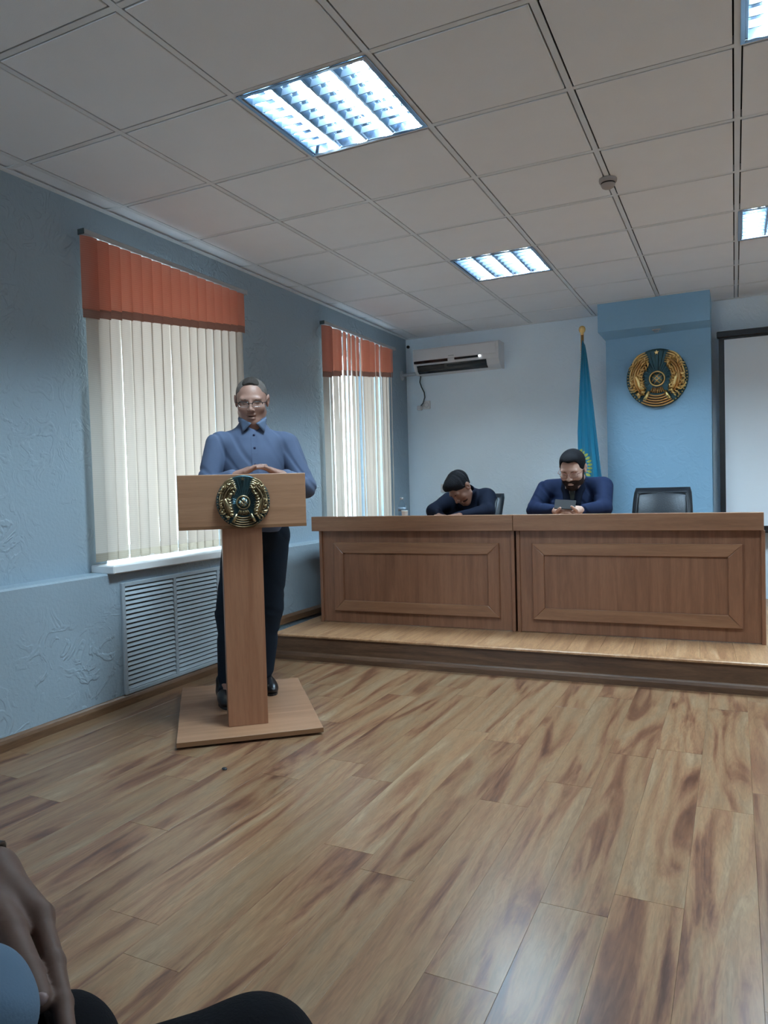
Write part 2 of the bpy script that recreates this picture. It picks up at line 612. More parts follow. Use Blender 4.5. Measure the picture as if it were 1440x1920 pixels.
b = MB()
cuts = sorted(WIN)
y = Y_FRONT
for (a, c) in cuts:
    b.box(-0.45, 0, y, a, 0, 2.9)
    b.box(-0.45, 0, a, c, 0, WZ0 - 0.045)
    b.box(-0.45, 0, a, c, WZ1, 2.9)
    y = c
b.box(-0.45, 0, y, Y_BACK + 0.3, 0, 2.9)
b.box(0, LEDGE_X, Y_FRONT, Y_BACK, 0, LEDGE_Z - 0.012)
b.prism([(0, LEDGE_Z - 0.012), (LEDGE_X, LEDGE_Z - 0.012), (LEDGE_X - 0.008, LEDGE_Z - 0.002), (0, LEDGE_Z)], Y_FRONT, Y_BACK, 'XZ')
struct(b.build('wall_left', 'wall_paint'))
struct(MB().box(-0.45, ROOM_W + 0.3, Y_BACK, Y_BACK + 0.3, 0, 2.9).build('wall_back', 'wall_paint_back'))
struct(MB().box(ROOM_W, ROOM_W + 0.3, Y_FRONT, Y_BACK, 0, 2.9).build('wall_right', 'wall_white'))
b = MB()
b.box(-0.45, ROOM_W + 0.3, Y_FRONT - 0.3, Y_FRONT, 0, 0.9).box(-0.45, ROOM_W + 0.3, Y_FRONT - 0.3, Y_FRONT, 2.55, 2.9)
ADDED_REAR_WIN = [(0.2, 1.8)]  # added opening behind the camera, lets daylight onto surfaces facing it
x = -0.45
for a, c in ADDED_REAR_WIN + [(ROOM_W + 0.3, 0)]:
    b.box(x, a, Y_FRONT - 0.3, Y_FRONT, 0.9, 2.55)
    x = c
struct(b.build('wall_front', 'wall_white'))

# pilaster with a deeper beam end on the back wall
b = MB()
b.box(2.05, 2.953, 4.24, 4.70, 2.467, 2.74)
vs = [(2.05, 4.24, 2.467), (2.953, 4.24, 2.467), (2.953, 4.38, 2.42), (2.098, 4.38, 2.405),
      (2.05, 4.70, 2.467), (2.953, 4.70, 2.467), (2.953, 4.70, 2.42), (2.098, 4.70, 2.405)]
b.add(vs, [(0, 1, 2, 3), (1, 5, 6, 2), (0, 3, 7, 4), (3, 2, 6, 7)])
b.box(2.098, 2.953, 4.36, 4.70, 0, 2.44)
struct(b.build('pillar', 'wall_paint_blue'))

# floor: dark slab and laminate planks, each its own piece
fl = struct(MB().box(-0.45, ROOM_W + 0.3, Y_FRONT - 0.3, Y_BACK + 0.3, -0.2, -0.012).build('floor', 'subfloor'))
PW, PL = 0.18, 1.205
pm = MB().box(-PW / 2 + 0.0002, PW / 2 - 0.0002, -PL / 2 + 0.0003, PL / 2 - 0.0003, -0.012, 0.0, 0.0005).mesh('plank', 'floor_laminate')
k0 = int((0.02 - 1.912) / PW) - 1
joint = {-1: -1.081, 2: 0.11, 6: 0.345, 3: -0.845, 0: -0.40, -2: 0.25}
n_plank = 0
for k in range(k0, 24):
    x = 1.912 + PW * (k + 0.5)
    if x < 0.05 or x > ROOM_W:
        continue
    y0 = joint.get(k, rnd.uniform(-0.6, 0.6))
    for j in range(-4, 3):
        yc = y0 + PL * (j + 0.5)
        if yc < -4.2 or yc > 2.6:
            continue
        o = obj('plank', pm, fl, (x, yc, 0))
        n_plank += 1
b = MB()
b.box(0, ROOM_W, Y_FRONT, -4.75, -0.012, -0.001)
b.build('plank_field', 'floor_laminate', fl)['kind'] = 'stuff'

# ceiling: slab above, T-bar grid, tiles as pieces
ce = struct(MB().box(-0.45, ROOM_W + 0.3, Y_FRONT - 0.3, Y_BACK + 0.3, 2.83, 2.95).build('ceiling', 'plenum'))
GX = [0.15 + 0.6 * i for i in range(11)]
GY = [0.6 * j for j in range(-10, 8)]
LIGHTS = [(1.65, 0.3), (1.65, 2.7), (3.45, 0.3), (3.45, 2.7), (5.25, 0.3), (5.25, 2.7)]
lit = {(round(x, 2), round(y, 2)) for x, y in LIGHTS}
T = 0.012
tile_sz = {}
def tile_mesh(w, d):
    k = (round(w, 3), round(d, 3))
    if k not in tile_sz:
        b = MB()
        g = T + 0.006
        b.box(-w / 2 + g, w / 2 - g, -d / 2 + g, d / 2 - g, 0.0, 0.015, 0.002)
        tile_sz[k] = b.mesh('ceiling_tile', 'ceiling_tile')
    return tile_sz[k]
xs = GX + [ROOM_W + T]
ys = GY + [Y_BACK]
for i in range(len(xs) - 1):
    for j in range(len(ys) - 1):
        x, y, w, d = (xs[i] + xs[i + 1]) / 2, (ys[j] + ys[j + 1]) / 2, xs[i + 1] - xs[i], ys[j + 1] - ys[j]
        if w < 0.06 or d < 0.05 or (round(x, 2), round(y, 2)) in lit:
            continue
        if y < -4.5 and i % 1 == 0 and y < -5.9:
            continue
        obj('ceiling_tile', tile_mesh(w, d), ce, (x, y, ZC + 0.001 + rnd.uniform(-0.0012, 0.0012)))
edge = MB()                                                     # narrow cut tiles along the window wall, sagging to the wall
edge.add([(0.004, -0.294, 0.012), (0.137, -0.294, 0.0), (0.137, 0.294, 0.0), (0.004, 0.294, 0.012),
          (0.004, -0.294, 0.022), (0.137, -0.294, 0.012), (0.137, 0.294, 0.012), (0.004, 0.294, 0.022)],
         [(0, 1, 2, 3), (4, 7, 6, 5), (0, 4, 5, 1), (1, 5, 6, 2), (2, 6, 7, 3), (3, 7, 4, 0)])
em = edge.mesh('cut_tile', 'ceiling_tile')
for j in range(len(GY) - 1):
    obj('cut_tile', em, ce, (0, GY[j] + 0.3, ZC + 0.002))
obj('cut_tile', em, ce, (0, 4.44, ZC + 0.002))
bar_y = MB().box(-T, T, Y_FRONT, Y_BACK, ZC + 0.002, ZC + 0.006).box(-0.002, 0.002, Y_FRONT, Y_BACK, ZC + 0.006, ZC + 0.04).mesh('grid_bar', 'grid_metal')
for x in GX:
    obj('grid_bar', bar_y, ce, (x, 0, 0))
bar_x = MB().box(0.0, ROOM_W, -T, T, ZC + 0.003, ZC + 0.007).box(0, ROOM_W, -0.002, 0.002, ZC + 0.007, ZC + 0.04).mesh('grid_bar', 'grid_metal')
for y in GY:
    obj('grid_bar', bar_x, ce, (0, y, 0))
struct(MB().prism([(0, ZC - 0.004), (0.034, ZC - 0.002), (0.034, ZC + 0.002), (0.006, ZC + 0.002), (0.006, ZC + 0.03), (0, ZC + 0.03)], Y_FRONT, Y_BACK, 'XZ').build('trim_1', 'grid_metal'))
struct(MB().prism([(Y_BACK, ZC - 0.004), (Y_BACK - 0.022, ZC - 0.002), (Y_BACK - 0.022, ZC + 0.002), (Y_BACK - 0.006, ZC + 0.03), (Y_BACK, ZC + 0.03)], 0, ROOM_W, 'YZ').build('trim_2', 'grid_metal'))

# baseboards
prof = [(LEDGE_X, 0), (LEDGE_X + 0.018, 0), (LEDGE_X + 0.018, 0.035), (LEDGE_X + 0.012, 0.05), (LEDGE_X + 0.006, 0.058), (LEDGE_X, 0.06)]
struct(MB().prism(prof, Y_FRONT, 1.75, 'XZ').build('baseboard_left', 'baseboard_wood'))

# windows in the left wall
def window(n, y0, y1, full=True):
    w = struct(bpy.data.objects.new('window_%d' % n, None))
    COL.objects.link(w)
    w.location = (-0.32, y0, WZ0)
    W, H = y1 - y0, WZ1 - WZ0
    f = MB()
    t = 0.06
    f.box(-0.03, 0.03, 0, t, 0, H, 0.004).box(-0.03, 0.03, W - t, W, 0, H, 0.004)
    f.box(-0.03, 0.03, t, W - t, 0, t, 0.004).box(-0.03, 0.03, t, W - t, H - t, H, 0.004)
    f.build('window_frame', 'frame_white', w)
    MB().box(-0.03, 0.03, W / 2 - 0.04, W / 2 + 0.04, t, H - t, 0.004).build('mullion', 'frame_white', w)
    for a, c in ((t, W / 2 - 0.04), (W / 2 + 0.04, W - t)):
        MB().box(-0.004, 0.004, a, c, t, H - t).build('pane', 'window_glass', w)
    s = MB()
    s.box(0.03, 0.32 + 0.165, -0.11, W + 0.12, -0.045, 0.0, 0.006)
    s.build('window_sill', 'sill_white', w)
    return w
for n, (a, c) in enumerate(WIN):
    window(n + 1, a, c)
for n, (a, c) in enumerate(ADDED_REAR_WIN):  # unseen rear window, added only for its light
    w = struct(bpy.data.objects.new('window_%d' % (len(WIN) + 1 + n), None))
    COL.objects.link(w)
    w.location = (a, Y_FRONT - 0.15, 0.9)
    W, H, t = c - a, 1.65, 0.06
    f = MB()
    f.box(0, t, -0.03, 0.03, 0, H, 0.004).box(W - t, W, -0.03, 0.03, 0, H, 0.004)
    f.box(t, W - t, -0.03, 0.03, 0, t, 0.004).box(t, W - t, -0.03, 0.03, H - t, H, 0.004)
    f.build('window_frame', 'frame_white', w)
    MB().box(t, W - t, -0.004, 0.004, t, H - t).build('pane', 'window_glass', w)

# ------------------------------------------------------------------ vertical blinds
def blind(label, y0, y1, nslat, open_fn, z_top=2.515, z_bot=0.795, vdy=-0.03, val=((0.0, 2.075), (0.22, 2.125), (0.5, 2.165), (0.66, 2.19), (1.0, 2.245))):
    t = thing('vertical_blind', label, 'blind', (0.07, y0, 0), 0, 'vertical blinds on the window wall')
    W = y1 - y0
    r = MB()
    r.box(-0.022, 0.022, -0.02, W + 0.02, z_top, z_top + 0.028, 0.003)
    rail = r.build('head_rail', 'rail_grey', t)
    e = MB().box(-0.023, 0.023, -0.025, -0.019, z_top - 0.001, z_top + 0.029, 0.002).build('end_cap', 'cable_grey', rail)
    MB().box(-0.024, 0.024, W + 0.018, W + 0.026, z_top - 0.002, z_top + 0.030, 0.002).build('end_cap', 'rail_grey', rail)
    for k in range(4):
        yk = W * (0.12 + 0.25 * k)
        MB().box(-0.07, 0.0, yk - 0.012, yk + 0.012, z_top + 0.026, z_top + 0.034, 0.001).build('bracket', 'rail_grey', rail)
    pitch = W / nslat
    sw = 0.089
    def zv(u):
        for (a, za), (c, zc) in zip(val[:-1], val[1:]):
            if u <= c:
                return za + (zc - za) * (u - a) / (c - a)
        return val[-1][1]
    def slat_mesh(name, z0, z1, m, curve, w, sway, twist=0.0):
        b = MB()
        nz, nx = 6, 5
        for i in range(nz + 1):
            f = i / nz
            z = z0 + (z1 - z0) * f
            for j in range(nx):
                u = j / (nx - 1) - 0.5
                a = twist * (1 - f)
                X, Y = curve * (1 - 4 * u * u) + 0.0, u * w
                X, Y = X * math.cos(a) + Y * math.sin(a), Y * math.cos(a) - X * math.sin(a)
                b.v.append((X + sway * (1 - f), Y, z))
        for i in range(nz):
            for j in range(nx - 1):
                a = i * nx + j
                b.f.append((a, a + 1, a + 1 + nx, a + nx))
        return b.mesh(name, m, True)
    for i in range(nslat):
        u = (i + 0.5) / nslat
        yc = pitch * (i + 0.5)
        ang = open_fn(i)
        sway, tw = rnd.uniform(-0.006, 0.008), rnd.uniform(-0.10, 0.10)
        o = obj('slat', slat_mesh('slat', z_bot + 0.045, z_top - 0.015, 'blind_cream', 0.008, sw, sway, tw), t, (-0.012, yc, 0))
        o.rotation_euler = (0, 0, ang)
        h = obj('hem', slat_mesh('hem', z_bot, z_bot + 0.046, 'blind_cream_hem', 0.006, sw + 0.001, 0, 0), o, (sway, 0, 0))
        h.rotation_euler = (0, 0, -tw)
        MB().box(-0.003, 0.003, -0.006, 0.006, z_top - 0.02, z_top + 0.002).build('hanger', 'rail_grey', o)
        zb = zv(u)
        o2 = obj('valance_slat', slat_mesh('valance_slat', zb + 0.045, z_top - 0.008, 'blind_red', 0.010, sw + 0.004, 0, rnd.uniform(-0.06, 0.06)), t, (0.017, yc + vdy, 0))
        o2.rotation_euler = (0, 0, (ang - 0.36 if ang < 0.12 else ang) + rnd.uniform(-0.04, 0.04))
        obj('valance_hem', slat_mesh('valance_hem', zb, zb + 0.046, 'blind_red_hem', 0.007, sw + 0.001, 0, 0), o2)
    # weight chain along the bottom
    c = MB()
    c.tube([(-0.012 + 0.004 * math.sin(k * 1.3), W * k / 24, z_bot + 0.006) for k in range(25)], 0.0015, 4)
    c.build('weight_chain', 'white_plastic', t)
    return t

r1 = random.Random(3)
blind('tall blind with red valance and cream slats, above the louvered grille', 0.40, 1.755, 17, lambda i: 0.05 + r1.uniform(-0.05, 0.06))
r2 = random.Random(11)
blind('blind with red valance and half-open slats, nearest the room corner', 2.85, 4.20, 17,
      lambda i: -0.10 + r2.uniform(-0.1, 0.1) if i in (0, 2, 9, 10, 14) else 0.22 + r2.uniform(-0.12, 0.2))

# ------------------------------------------------------------------ radiator grille under the first window
g = thing('radiator_grille', 'grey white louvered radiator grille set in the wall under the window', 'grille', (LEDGE_X, 0.50, 0.06))
NW, CW, GH = 3, 0.398, 0.612
TW = NW * CW + 0.02
MB().box(0.0005, 0.003, 0.005, TW - 0.005, 0.005, GH - 0.005).build('backing', 'dark_void', g)
f = MB()
f.box(0, 0.016, 0, 0.022, 0, GH, 0.002).box(0, 0.016, TW - 0.022, TW, 0, GH, 0.002)
f.box(0, 0.016, 0.022, TW - 0.022, 0, 0.022, 0.002).box(0, 0.016, 0.022, TW - 0.022, GH - 0.022, GH, 0.002)
f.build('frame', 'grille_paint', g)
for k in (1, 2):
    MB().box(0, 0.018, 0.01 + k * CW - 0.012, 0.01 + k * CW + 0.012, 0.02, GH - 0.02, 0.002).build('stile', 'grille_paint', g)
NS = 22
sp = (GH - 0.044) / NS
lm = MB().prism([(0.004, 0.018), (0.0065, 0.0195), (0.0155, 0.003), (0.0135, 0.000)], 0.0, CW - 0.024, 'XZ').mesh('slat', 'grille_paint')
for k in range(NW):
    for i in range(NS):
        obj('slat', lm, g, (0, 0.022 + k * CW, 0.022 + sp * i + 0.002))

# ------------------------------------------------------------------ platform
PA = math.radians(2.9)
pf = thing('stage_platform', 'low stage platform of wood laminate under the long desk', 'platform', (0.27, 1.735, 0), PA)
PH, PLEN = 0.17, 5.6
MB().box(-0.02, PLEN, 0.004, 2.30, 0.0, PH - 0.012).build('core', 'subfloor', pf)
MB().box(-0.02, PLEN, -0.004, 0.004, 0.0, PH - 0.014, 0.001).build('riser', 'riser_wood', pf)
MB().prism([(-0.004, 0), (-0.022, 0), (-0.022, 0.03), (-0.016, 0.045), (-0.009, 0.052), (-0.004, 0.054)], -0.02, PLEN, 'YZ').build('riser_baseboard', 'riser_wood', pf)
MB().prism([(-0.014, PH - 0.014), (-0.014, PH - 0.004), (-0.008, PH), (0.03, PH), (0.03, PH - 0.014)], -0.02, PLEN, 'YZ').build('nosing', 'platform_laminate', pf)
bm_ = MB().box(0.0004, 0.1796, 0.0, 1.13, -0.012, 0.0, 0.0008).mesh('board', 'platform_laminate')
k = 0
x = -0.02
while x < PLEN - 0.1:
    for yy in (0.0304, 1.1612):
        obj('board', bm_, pf, (x, yy, PH))
    x += 0.18
pb = MB().prism([(LEDGE_X, 0), (LEDGE_X + 0.018, 0), (LEDGE_X + 0.018, 0.04), (LEDGE_X + 0.006, 0.058), (LEDGE_X, 0.06)], 1.75, Y_BACK, 'XZ')
o = struct(pb.build('baseboard_left', 'baseboard_wood'))
o.location.z = PH
# ------------------------------------------------------------------ the long two-part desk
DA = math.radians(3.0)
def desk(label, x0, x1, fx0, fx1):
    t = thing('presidium_desk', label, 'desk', (0.355 + math.cos(DA) * x0, 2.205 + math.sin(DA) * x0, PH), DA, 'long desk on the platform')
    W = x1 - x0
    MB().box(0.0, 0.022, 0.0, 0.70, 0, 0.672, 0.0015).build('side_panel', 'desk_wood', t)
    MB().box(W - 0.022, W, 0.0, 0.70, 0, 0.672, 0.0015).build('side_panel', 'desk_wood', t)
    MB().box(0.022, W - 0.022, 0.018, 0.036, 0.004, 0.672).build('front_panel', 'desk_wood', t)
    fr = MB()
    a0, a1, z0, z1, w = fx0 - x0, fx1 - x0, 0.258 - PH, 0.760 - PH, 0.078
    yb, yf = 0.018, -0.004
    # mitred raised frame: four members, each with a chamfered outer and inner edge
    def member(name, pts):
        m = MB()
        n = len(pts)
        c = 0.004
        cx, cz = sum(p[0] for p in pts) / n, sum(p[1] for p in pts) / n
        inn = []
        for (px, pz) in pts:
            inn.append((px + c * (1 if px < cx else -1), pz + c * (1 if pz < cz else -1)))
        vs = [(px, yb, pz) for px, pz in pts] + [(px, yf + c, pz) for px, pz in pts] + [(px, yf, pz) for px, pz in inn]
        fs = [(0, 1, 2, 3), (8, 9, 10, 11)]
        for q in range(4):
            r_ = (q + 1) % 4
            fs += [(q, r_, 4 + r_, 4 + q), (4 + q, 4 + r_, 8 + r_, 8 + q)]
        m.add(vs, fs)
        return m
    members = [('desk_wood_long', [(a0, z0), (a1, z0), (a1 - w, z0 + w), (a0 + w, z0 + w)]),
               ('desk_wood_long', [(a0 + w, z1 - w), (a1 - w, z1 - w), (a1, z1), (a0, z1)]),
               ('desk_wood', [(a0, z0), (a0 + w, z0 + w), (a0 + w, z1 - w), (a0, z1)]),
               ('desk_wood', [(a1 - w, z0 + w), (a1, z0), (a1, z1), (a1 - w, z1 - w)])]
    for mt, pts in members:
        member('frame_rail', pts).build('frame_rail', mt, t)
    MB().box(a0 + w, a1 - w, 0.010, 0.018, z0 + w, z1 - w).build('center_panel', 'desk_wood', t)
    l = -0.042 if x0 == 0 else -0.0115
    r_ = W if x0 == 0 else W - 0.008
    MB().box(l, r_ - 0.001, -0.034, 0.012, 0.674, 0.780, 0.002).build('fascia_board', 'desk_wood_long', t)
    MB().box(l, r_ - 0.001, 0.012, 0.70, 0.706, 0.731, 0.002).build('worktop', 'desk_wood_long', t)
    MB().box(0.03, W - 0.03, 0.036, 0.06, 0.672, 0.706).build('support_rail', 'desk_wood', t)
    return t
desk('left half of the brown wooden desk, next to the windows', 0.0, 1.455, 0.115, 1.350)
desk('right half of the brown wooden desk, in front of the blue pillar', 1.468, 2.93, 1.572, 2.810)
def on_desk(x, y):
    """a point in desk coordinates, in the room"""
    return (0.355 + math.cos(DA) * x - math.sin(DA) * y, 2.205 + math.sin(DA) * x + math.cos(DA) * y)
TOPZ = PH + 0.731

# ------------------------------------------------------------------ emblem (gold relief roundel)
def arc_pts(cx, cz, r, a0, a1, n, y=0.0):
    return [(cx + r * math.cos(math.radians(a0 + (a1 - a0) * i / n)), y, cz + r * math.sin(math.radians(a0 + (a1 - a0) * i / n))) for i in range(n + 1)]

def emblem(label, loc, rz, R, gold, gold2, dark, th=0.030):
    t = thing('coat_of_arms', label, 'emblem', loc, rz)
    S = lambda pts: [(x * R, y * R, z * R) for x, y, z in pts]
    b = MB()
    b.lathe([(0.97 * R, 0.0), (1.0 * R, th * .2), (1.0 * R, th * .45), (0.96 * R, th * .55), (0.9 * R, th * .5), (0.3 * R, th * .42), (0.001, th * .40)], 48, axis='Y')
    b.build('disc', 'emblem_teal', t, True)
    yb = -th * 0.5 / R
    rays = MB()
    for k in range(40):
        a = math.radians(-90 + 360 * (k + .5) / 40)
        if math.sin(a) < -0.55:
            continue
        r1 = 0.94 if math.sin(a) > 0.6 else 0.62
        rays.tube(S([(0.27 * math.cos(a), yb, 0.27 * math.sin(a) - .03), (r1 * math.cos(a), yb - .005, r1 * math.sin(a) - .03)]), [0.007 * R, 0.018 * R], 4)
    rays.build('sun_rays', 'emblem_ray', t)
    sh = MB()
    sh.tube(S(arc_pts(0, -0.03, 0.245, 0, 360, 28, yb - .03)), 0.030 * R, 6, cap=False)
    ring = sh.build('crown_ring', gold, t, True)
    sh = MB()
    sh.lathe([(0.21 * R, th * .42), (0.19 * R, th * .60), (0.13 * R, th * .80), (0.06 * R, th * .90), (0.002, th * .92)], 24, c=(0, 0, -0.03 * R), axis='Y')
    sh.build('crown_dome', 'emblem_ray', ring, True)
    for a in (45, 135):
        for s in (-0.05, 0.05):
            ca, sa = math.cos(math.radians(a)), math.sin(math.radians(a))
            pts = []
            for q in range(7):
                u = -0.18 + 0.06 * q
                h = 0.30 * (1 - (u / 0.21) ** 2) * 0.45
                pts.append((u * ca - s * sa, -(th / R) * (0.62 + 0.55 * (1 - (u / 0.2) ** 2)), u * sa + s * ca - 0.03))
            MB().tube(S(pts), 0.020 * R, 5).build('crown_bar', gold, ring, True)
    for sg in (-1, 1):
        wg = MB()
        # base mass of the wing: a thick crescent along the rim
        pts = []
        for q in range(13):
            a = math.radians(62 + (232 - 62) * q / 12) if sg < 0 else math.radians(118 - (232 - 62) * q / 12)
            a = math.radians(118 + (232 - 118) * q / 12)
            rr = 0.72
            pts.append((sg * abs(rr * math.cos(a)) if True else 0, yb - 0.01, rr * math.sin(a)))
        wg.tube(S(pts), [R * (0.08 + 0.21 * math.sin(math.pi * (q + 1.2) / 14.4)) for q in range(13)], 10, flat=0.22)
        wing = wg.build('winged_horse', gold2, t, True)
        for q in range(6):
            r0 = 0.50 + 0.075 * q
            pts = []
            for w in range(11):
                a = math.radians(128 + 6 * q % 5 + (226 - 128 - 5 * q) * w / 10)
                pts.append((sg * abs(r0 * math.cos(a)), yb - .10 - .05 * math.sin(math.pi * q / 5), r0 * math.sin(a)))
            MB().tube(S(pts), [R * (.010 + .030 * math.sin(math.pi * (0.15 + 0.8 * w / 10))) for w in range(11)], 6).build('plume', gold if q % 2 else gold2, wing, True)
        # curled top feathers
        for q in range(6):
            r0 = 0.16 + 0.075 * q
            cx, cz = sg * 0.27, 0.36
            a0, a1 = (80, 185) if sg < 0 else (100, -5)
            MB().tube(S(arc_pts(cx, cz, r0, a0 - sg * q * 4, a1, 10, yb - 0.10 + 0.008 * q)),
                      [R * 0.034 * math.sin(math.pi * (0.12 + 0.8 * w / 10)) + R * .006 for w in range(11)], 6).build('feather', gold, wing, True)
        # horse neck, head, mane and legs
        MB().tube(S([(sg * .44, yb - .08, -.46), (sg * .56, yb - .14, -.26), (sg * .62, yb - .17, -.04), (sg * .70, yb - .17, .10), (sg * .82, yb - .15, .06), (sg * .88, yb - .12, -.03)]),
                  [R * .10, R * .10, R * .085, R * .075, R * .06, R * .035], 8).build('horse_head', gold, wing, True)
        for q in range(6):
            z = 0.10 - q * 0.11
            MB().tube(S([(sg * (.60 - .02 * q), yb - .22, z), (sg * (.50 - .02 * q), yb - .2, z - .03), (sg * (.43 - .015 * q), yb - .13, z + .03)]),
                      [R * .03, R * .035, R * .008], 6).build('mane_lock', gold, wing, True)
        for q in range(5):
            z = -0.12 - q * 0.12
            MB().tube(S([(sg * (.66 - .03 * q), yb - .15, z), (sg * (.79 - .05 * q), yb - .14, z - .05), (sg * (.90 - .075 * q), yb - .08, z + .02)]),
                      [R * .025, R * .04, R * .012], 6).build('leg_curl', gold, wing, True)
        er = random.Random(5)
        for q in range(30):
            a = math.radians(er.uniform(122, 230))
            rr = er.uniform(0.48, 0.91)
            px_, pz_ = sg * abs(rr * math.cos(a)), rr * math.sin(a)
            an = er.uniform(0, 6.28)
            L_ = er.uniform(0.07, 0.13)
            MB().tube(S([(px_ - L_ * math.cos(an), yb - .13, pz_ - L_ * math.sin(an)), (px_ + .05 * math.sin(an), yb - .20, pz_ - .05 * math.cos(an)), (px_ + L_ * math.cos(an), yb - .14, pz_ + L_ * math.sin(an))]),
                      [R * .018, R * .034, R * .016], 6).build('scroll', gold, wing, True)
        bd = MB()
        for q in range(17):
            a = math.radians(-52 + 98 * q / 16)
            bd.ball((sg * .955 * R * math.cos(a), (yb - .03) * R, .955 * R * math.sin(a)), R * .026, 6, 4)
        bd.build('bead_row', gold, t, True)
        MB().tube(S([(sg * .26, yb - .14, -.46), (sg * .40, yb - .15, -.74)]), [R * .05, R * .058], 8).build('tassel_bar', gold if gold != 'gold' else 'gold_bright', t, True)
    rb = None
    for q in range(5):
        r0 = 0.60 + 0.085 * q
        half = 28 + q * 1.5
        o = MB().tube(S(arc_pts(0, -0.02, r0, 270 - half, 270 + half, 14, yb - 0.05)), R * 0.040, 6, flat=0.8).build('ribbon_band', gold2 if q % 2 == 0 else dark, t, True)
    for q in range(7):
        a = math.radians(270 - 24 + 8 * q)
        MB().tube(S([(.34 * math.cos(a), yb - .03, .34 * math.sin(a)), (.52 * math.cos(a), yb - .05, .52 * math.sin(a))]), [R * .02, R * .03], 5).build('base_leaf', dark, t, True)
    st = MB()
    pts = []
    for q in range(10):
        rr = 0.085 if q % 2 == 0 else 0.036
        a = math.radians(90 + 36 * q)
        pts.append((rr * R * math.cos(a), rr * R * math.sin(a) + 0.86 * R))
    st.prism(pts, (yb - .02) * R, (yb - .09) * R, 'XZ')
    st.build('star', gold, t)
    return t

# ------------------------------------------------------------------ lectern
LA = math.radians(40.0)
LO = (1.025, 0.398)
def lec(x, y, z):
    return (LO[0] + math.cos(LA) * x - math.sin(LA) * y, LO[1] + math.sin(LA) * x + math.cos(LA) * y, z)
lt = thing('lectern', 'light beech lectern with square post, base board and gilt emblem', 'lectern', (LO[0], LO[1], 0), LA)
MB().box(-0.328, 0.337, -0.146, 0.80, 0.011, 0.034, 0.0015).build('base_board', 'beech_long', lt)
for sx in (-0.27, 0.28):
    for sy in (-0.09, 0.74):
        MB().lathe([(0.02, 0.0), (0.022, 0.003), (0.02, 0.011)], 12, c=(sx, sy, 0)).build('foot', 'black_plastic', lt)
MB().box(-0.328, 0.337, -0.1472, -0.146, 0.012, 0.033).build('edge_band', 'beech_edge', lt)
MB().box(-0.093, 0.093, 0.0, 0.225, 0.034, 0.985, 0.0015).build('post', 'beech_up', lt)
fb = MB().box(-0.288, 0.304, -0.020, -0.002, 0.977, 1.232, 0.002).build('front_board', 'beech_long', lt)
MB().box(-0.280, 0.296, -0.002, 0.30, 0.985, 1.001, 0.001).build('lower_shelf', 'beech_long', lt)
MB().box(-0.280, 0.296, -0.002, 0.31, 1.188, 1.204, 0.001).build('reading_top', 'beech_long', lt)
for sx in (-0.288, 0.288):
    MB().box(sx, sx + 0.016, -0.002, 0.30, 1.001, 1.188, 0.001).build('side_board', 'beech_up', lt)
MB().box(-0.288, 0.304, -0.0215, -0.020, 0.9775, 0.992).build('lower_edging', 'beech_edge', lt)
emblem('round gilt emblem with teal center on the lectern front', lec(0.008, -0.0215, 1.103), LA, 0.124, 'old_gold', 'old_gold_dark', 'old_gold_dark', 0.022)
emblem('large round golden emblem hung on the blue pillar', (2.527, 4.358, 2.038), 0.0, 0.252, 'gold', 'gold_brown', 'gold_brown', 0.05)

# ------------------------------------------------------------------ ceiling lights
def ceiling_light(label, x, y):
    t = thing('ceiling_light', label, 'ceiling light', (x, y, ZC), 0, 'louvered ceiling lights')
    h = 0.292
    b = MB()
    b.box(-h, h, -h, h, 0.088, 0.092)
    for s in (-1, 1):
        b.box(min(s * h, s * (h - .003)), max(s * h, s * (h - .003)), -h, h, 0.002, 0.088)
        b.box(-h, h, min(s * h, s * (h - .003)), max(s * h, s * (h - .003)), 0.002, 0.088)
    b.build('housing', 'reflector_white', t)
    f = MB()
    for s in (-1, 1):
        f.box(min(s * h, s * (h - .016)), max(s * h, s * (h - .016)), -h, h, -0.004, 0.001, 0.001)
        f.box(-h + .016, h - .016, min(s * h, s * (h - .016)), max(s * h, s * (h - .016)), -0.004, 0.001, 0.001)
    f.build('rim', 'louver_metal', t)
    tm = MB().tube([(0, -0.27, 0), (0, 0.27, 0)], 0.013, 10).mesh('tube', 'tube_glow', True)
    vm = MB().prism([(-0.004, 0.0), (0.004, 0.0), (0.018, 0.030), (0.032, 0.050), (-0.032, 0.050), (-0.018, 0.030)], -0.275, 0.275, 'XZ').mesh('reflector', 'louver_metal')
    vm2 = MB().prism([(-0.004, 0.0), (0.004, 0.0), (0.014, 0.050), (-0.014, 0.050)], -0.275, 0.275, 'XZ').mesh('reflector', 'louver_metal')
    for k in range(4):
        obj('tube', tm, t, (-0.2025 + 0.135 * k, 0, 0.050))
    for k in range(3):
        obj('reflector', vm, t, (-0.135 + 0.135 * k, 0, 0.001))
    for s in (-1, 1):
        obj('reflector', vm2, t, (s * 0.272, 0, 0.001))
    bmesh_ = MB().prism([(-0.002, 0.001), (0.002, 0.001), (0.005, 0.026), (-0.005, 0.026)], -0.274, 0.274, 'YZ').mesh('louver_blade', 'blade_metal')
    for k in range(7):
        obj('louver_blade', bmesh_, t, (0, -0.21 + 0.07 * k, 0))
    return t
L0 = ceiling_light('louvered ceiling light above the lectern, nearest fixture', *LIGHTS[0])
names = {1: 'louvered ceiling light above the left desk half, toward the back wall', 2: 'louvered ceiling light cut off at the top right corner',
         3: 'louvered ceiling light above the right desk end, by the frame edge'}
for i, (x, y) in enumerate(LIGHTS[1:], 1):
    dup(L0, (x, y, ZC), names.get(i, 'louvered ceiling light far to the right, out of view, %s row' % ('front' if y < 1 else 'rear')))

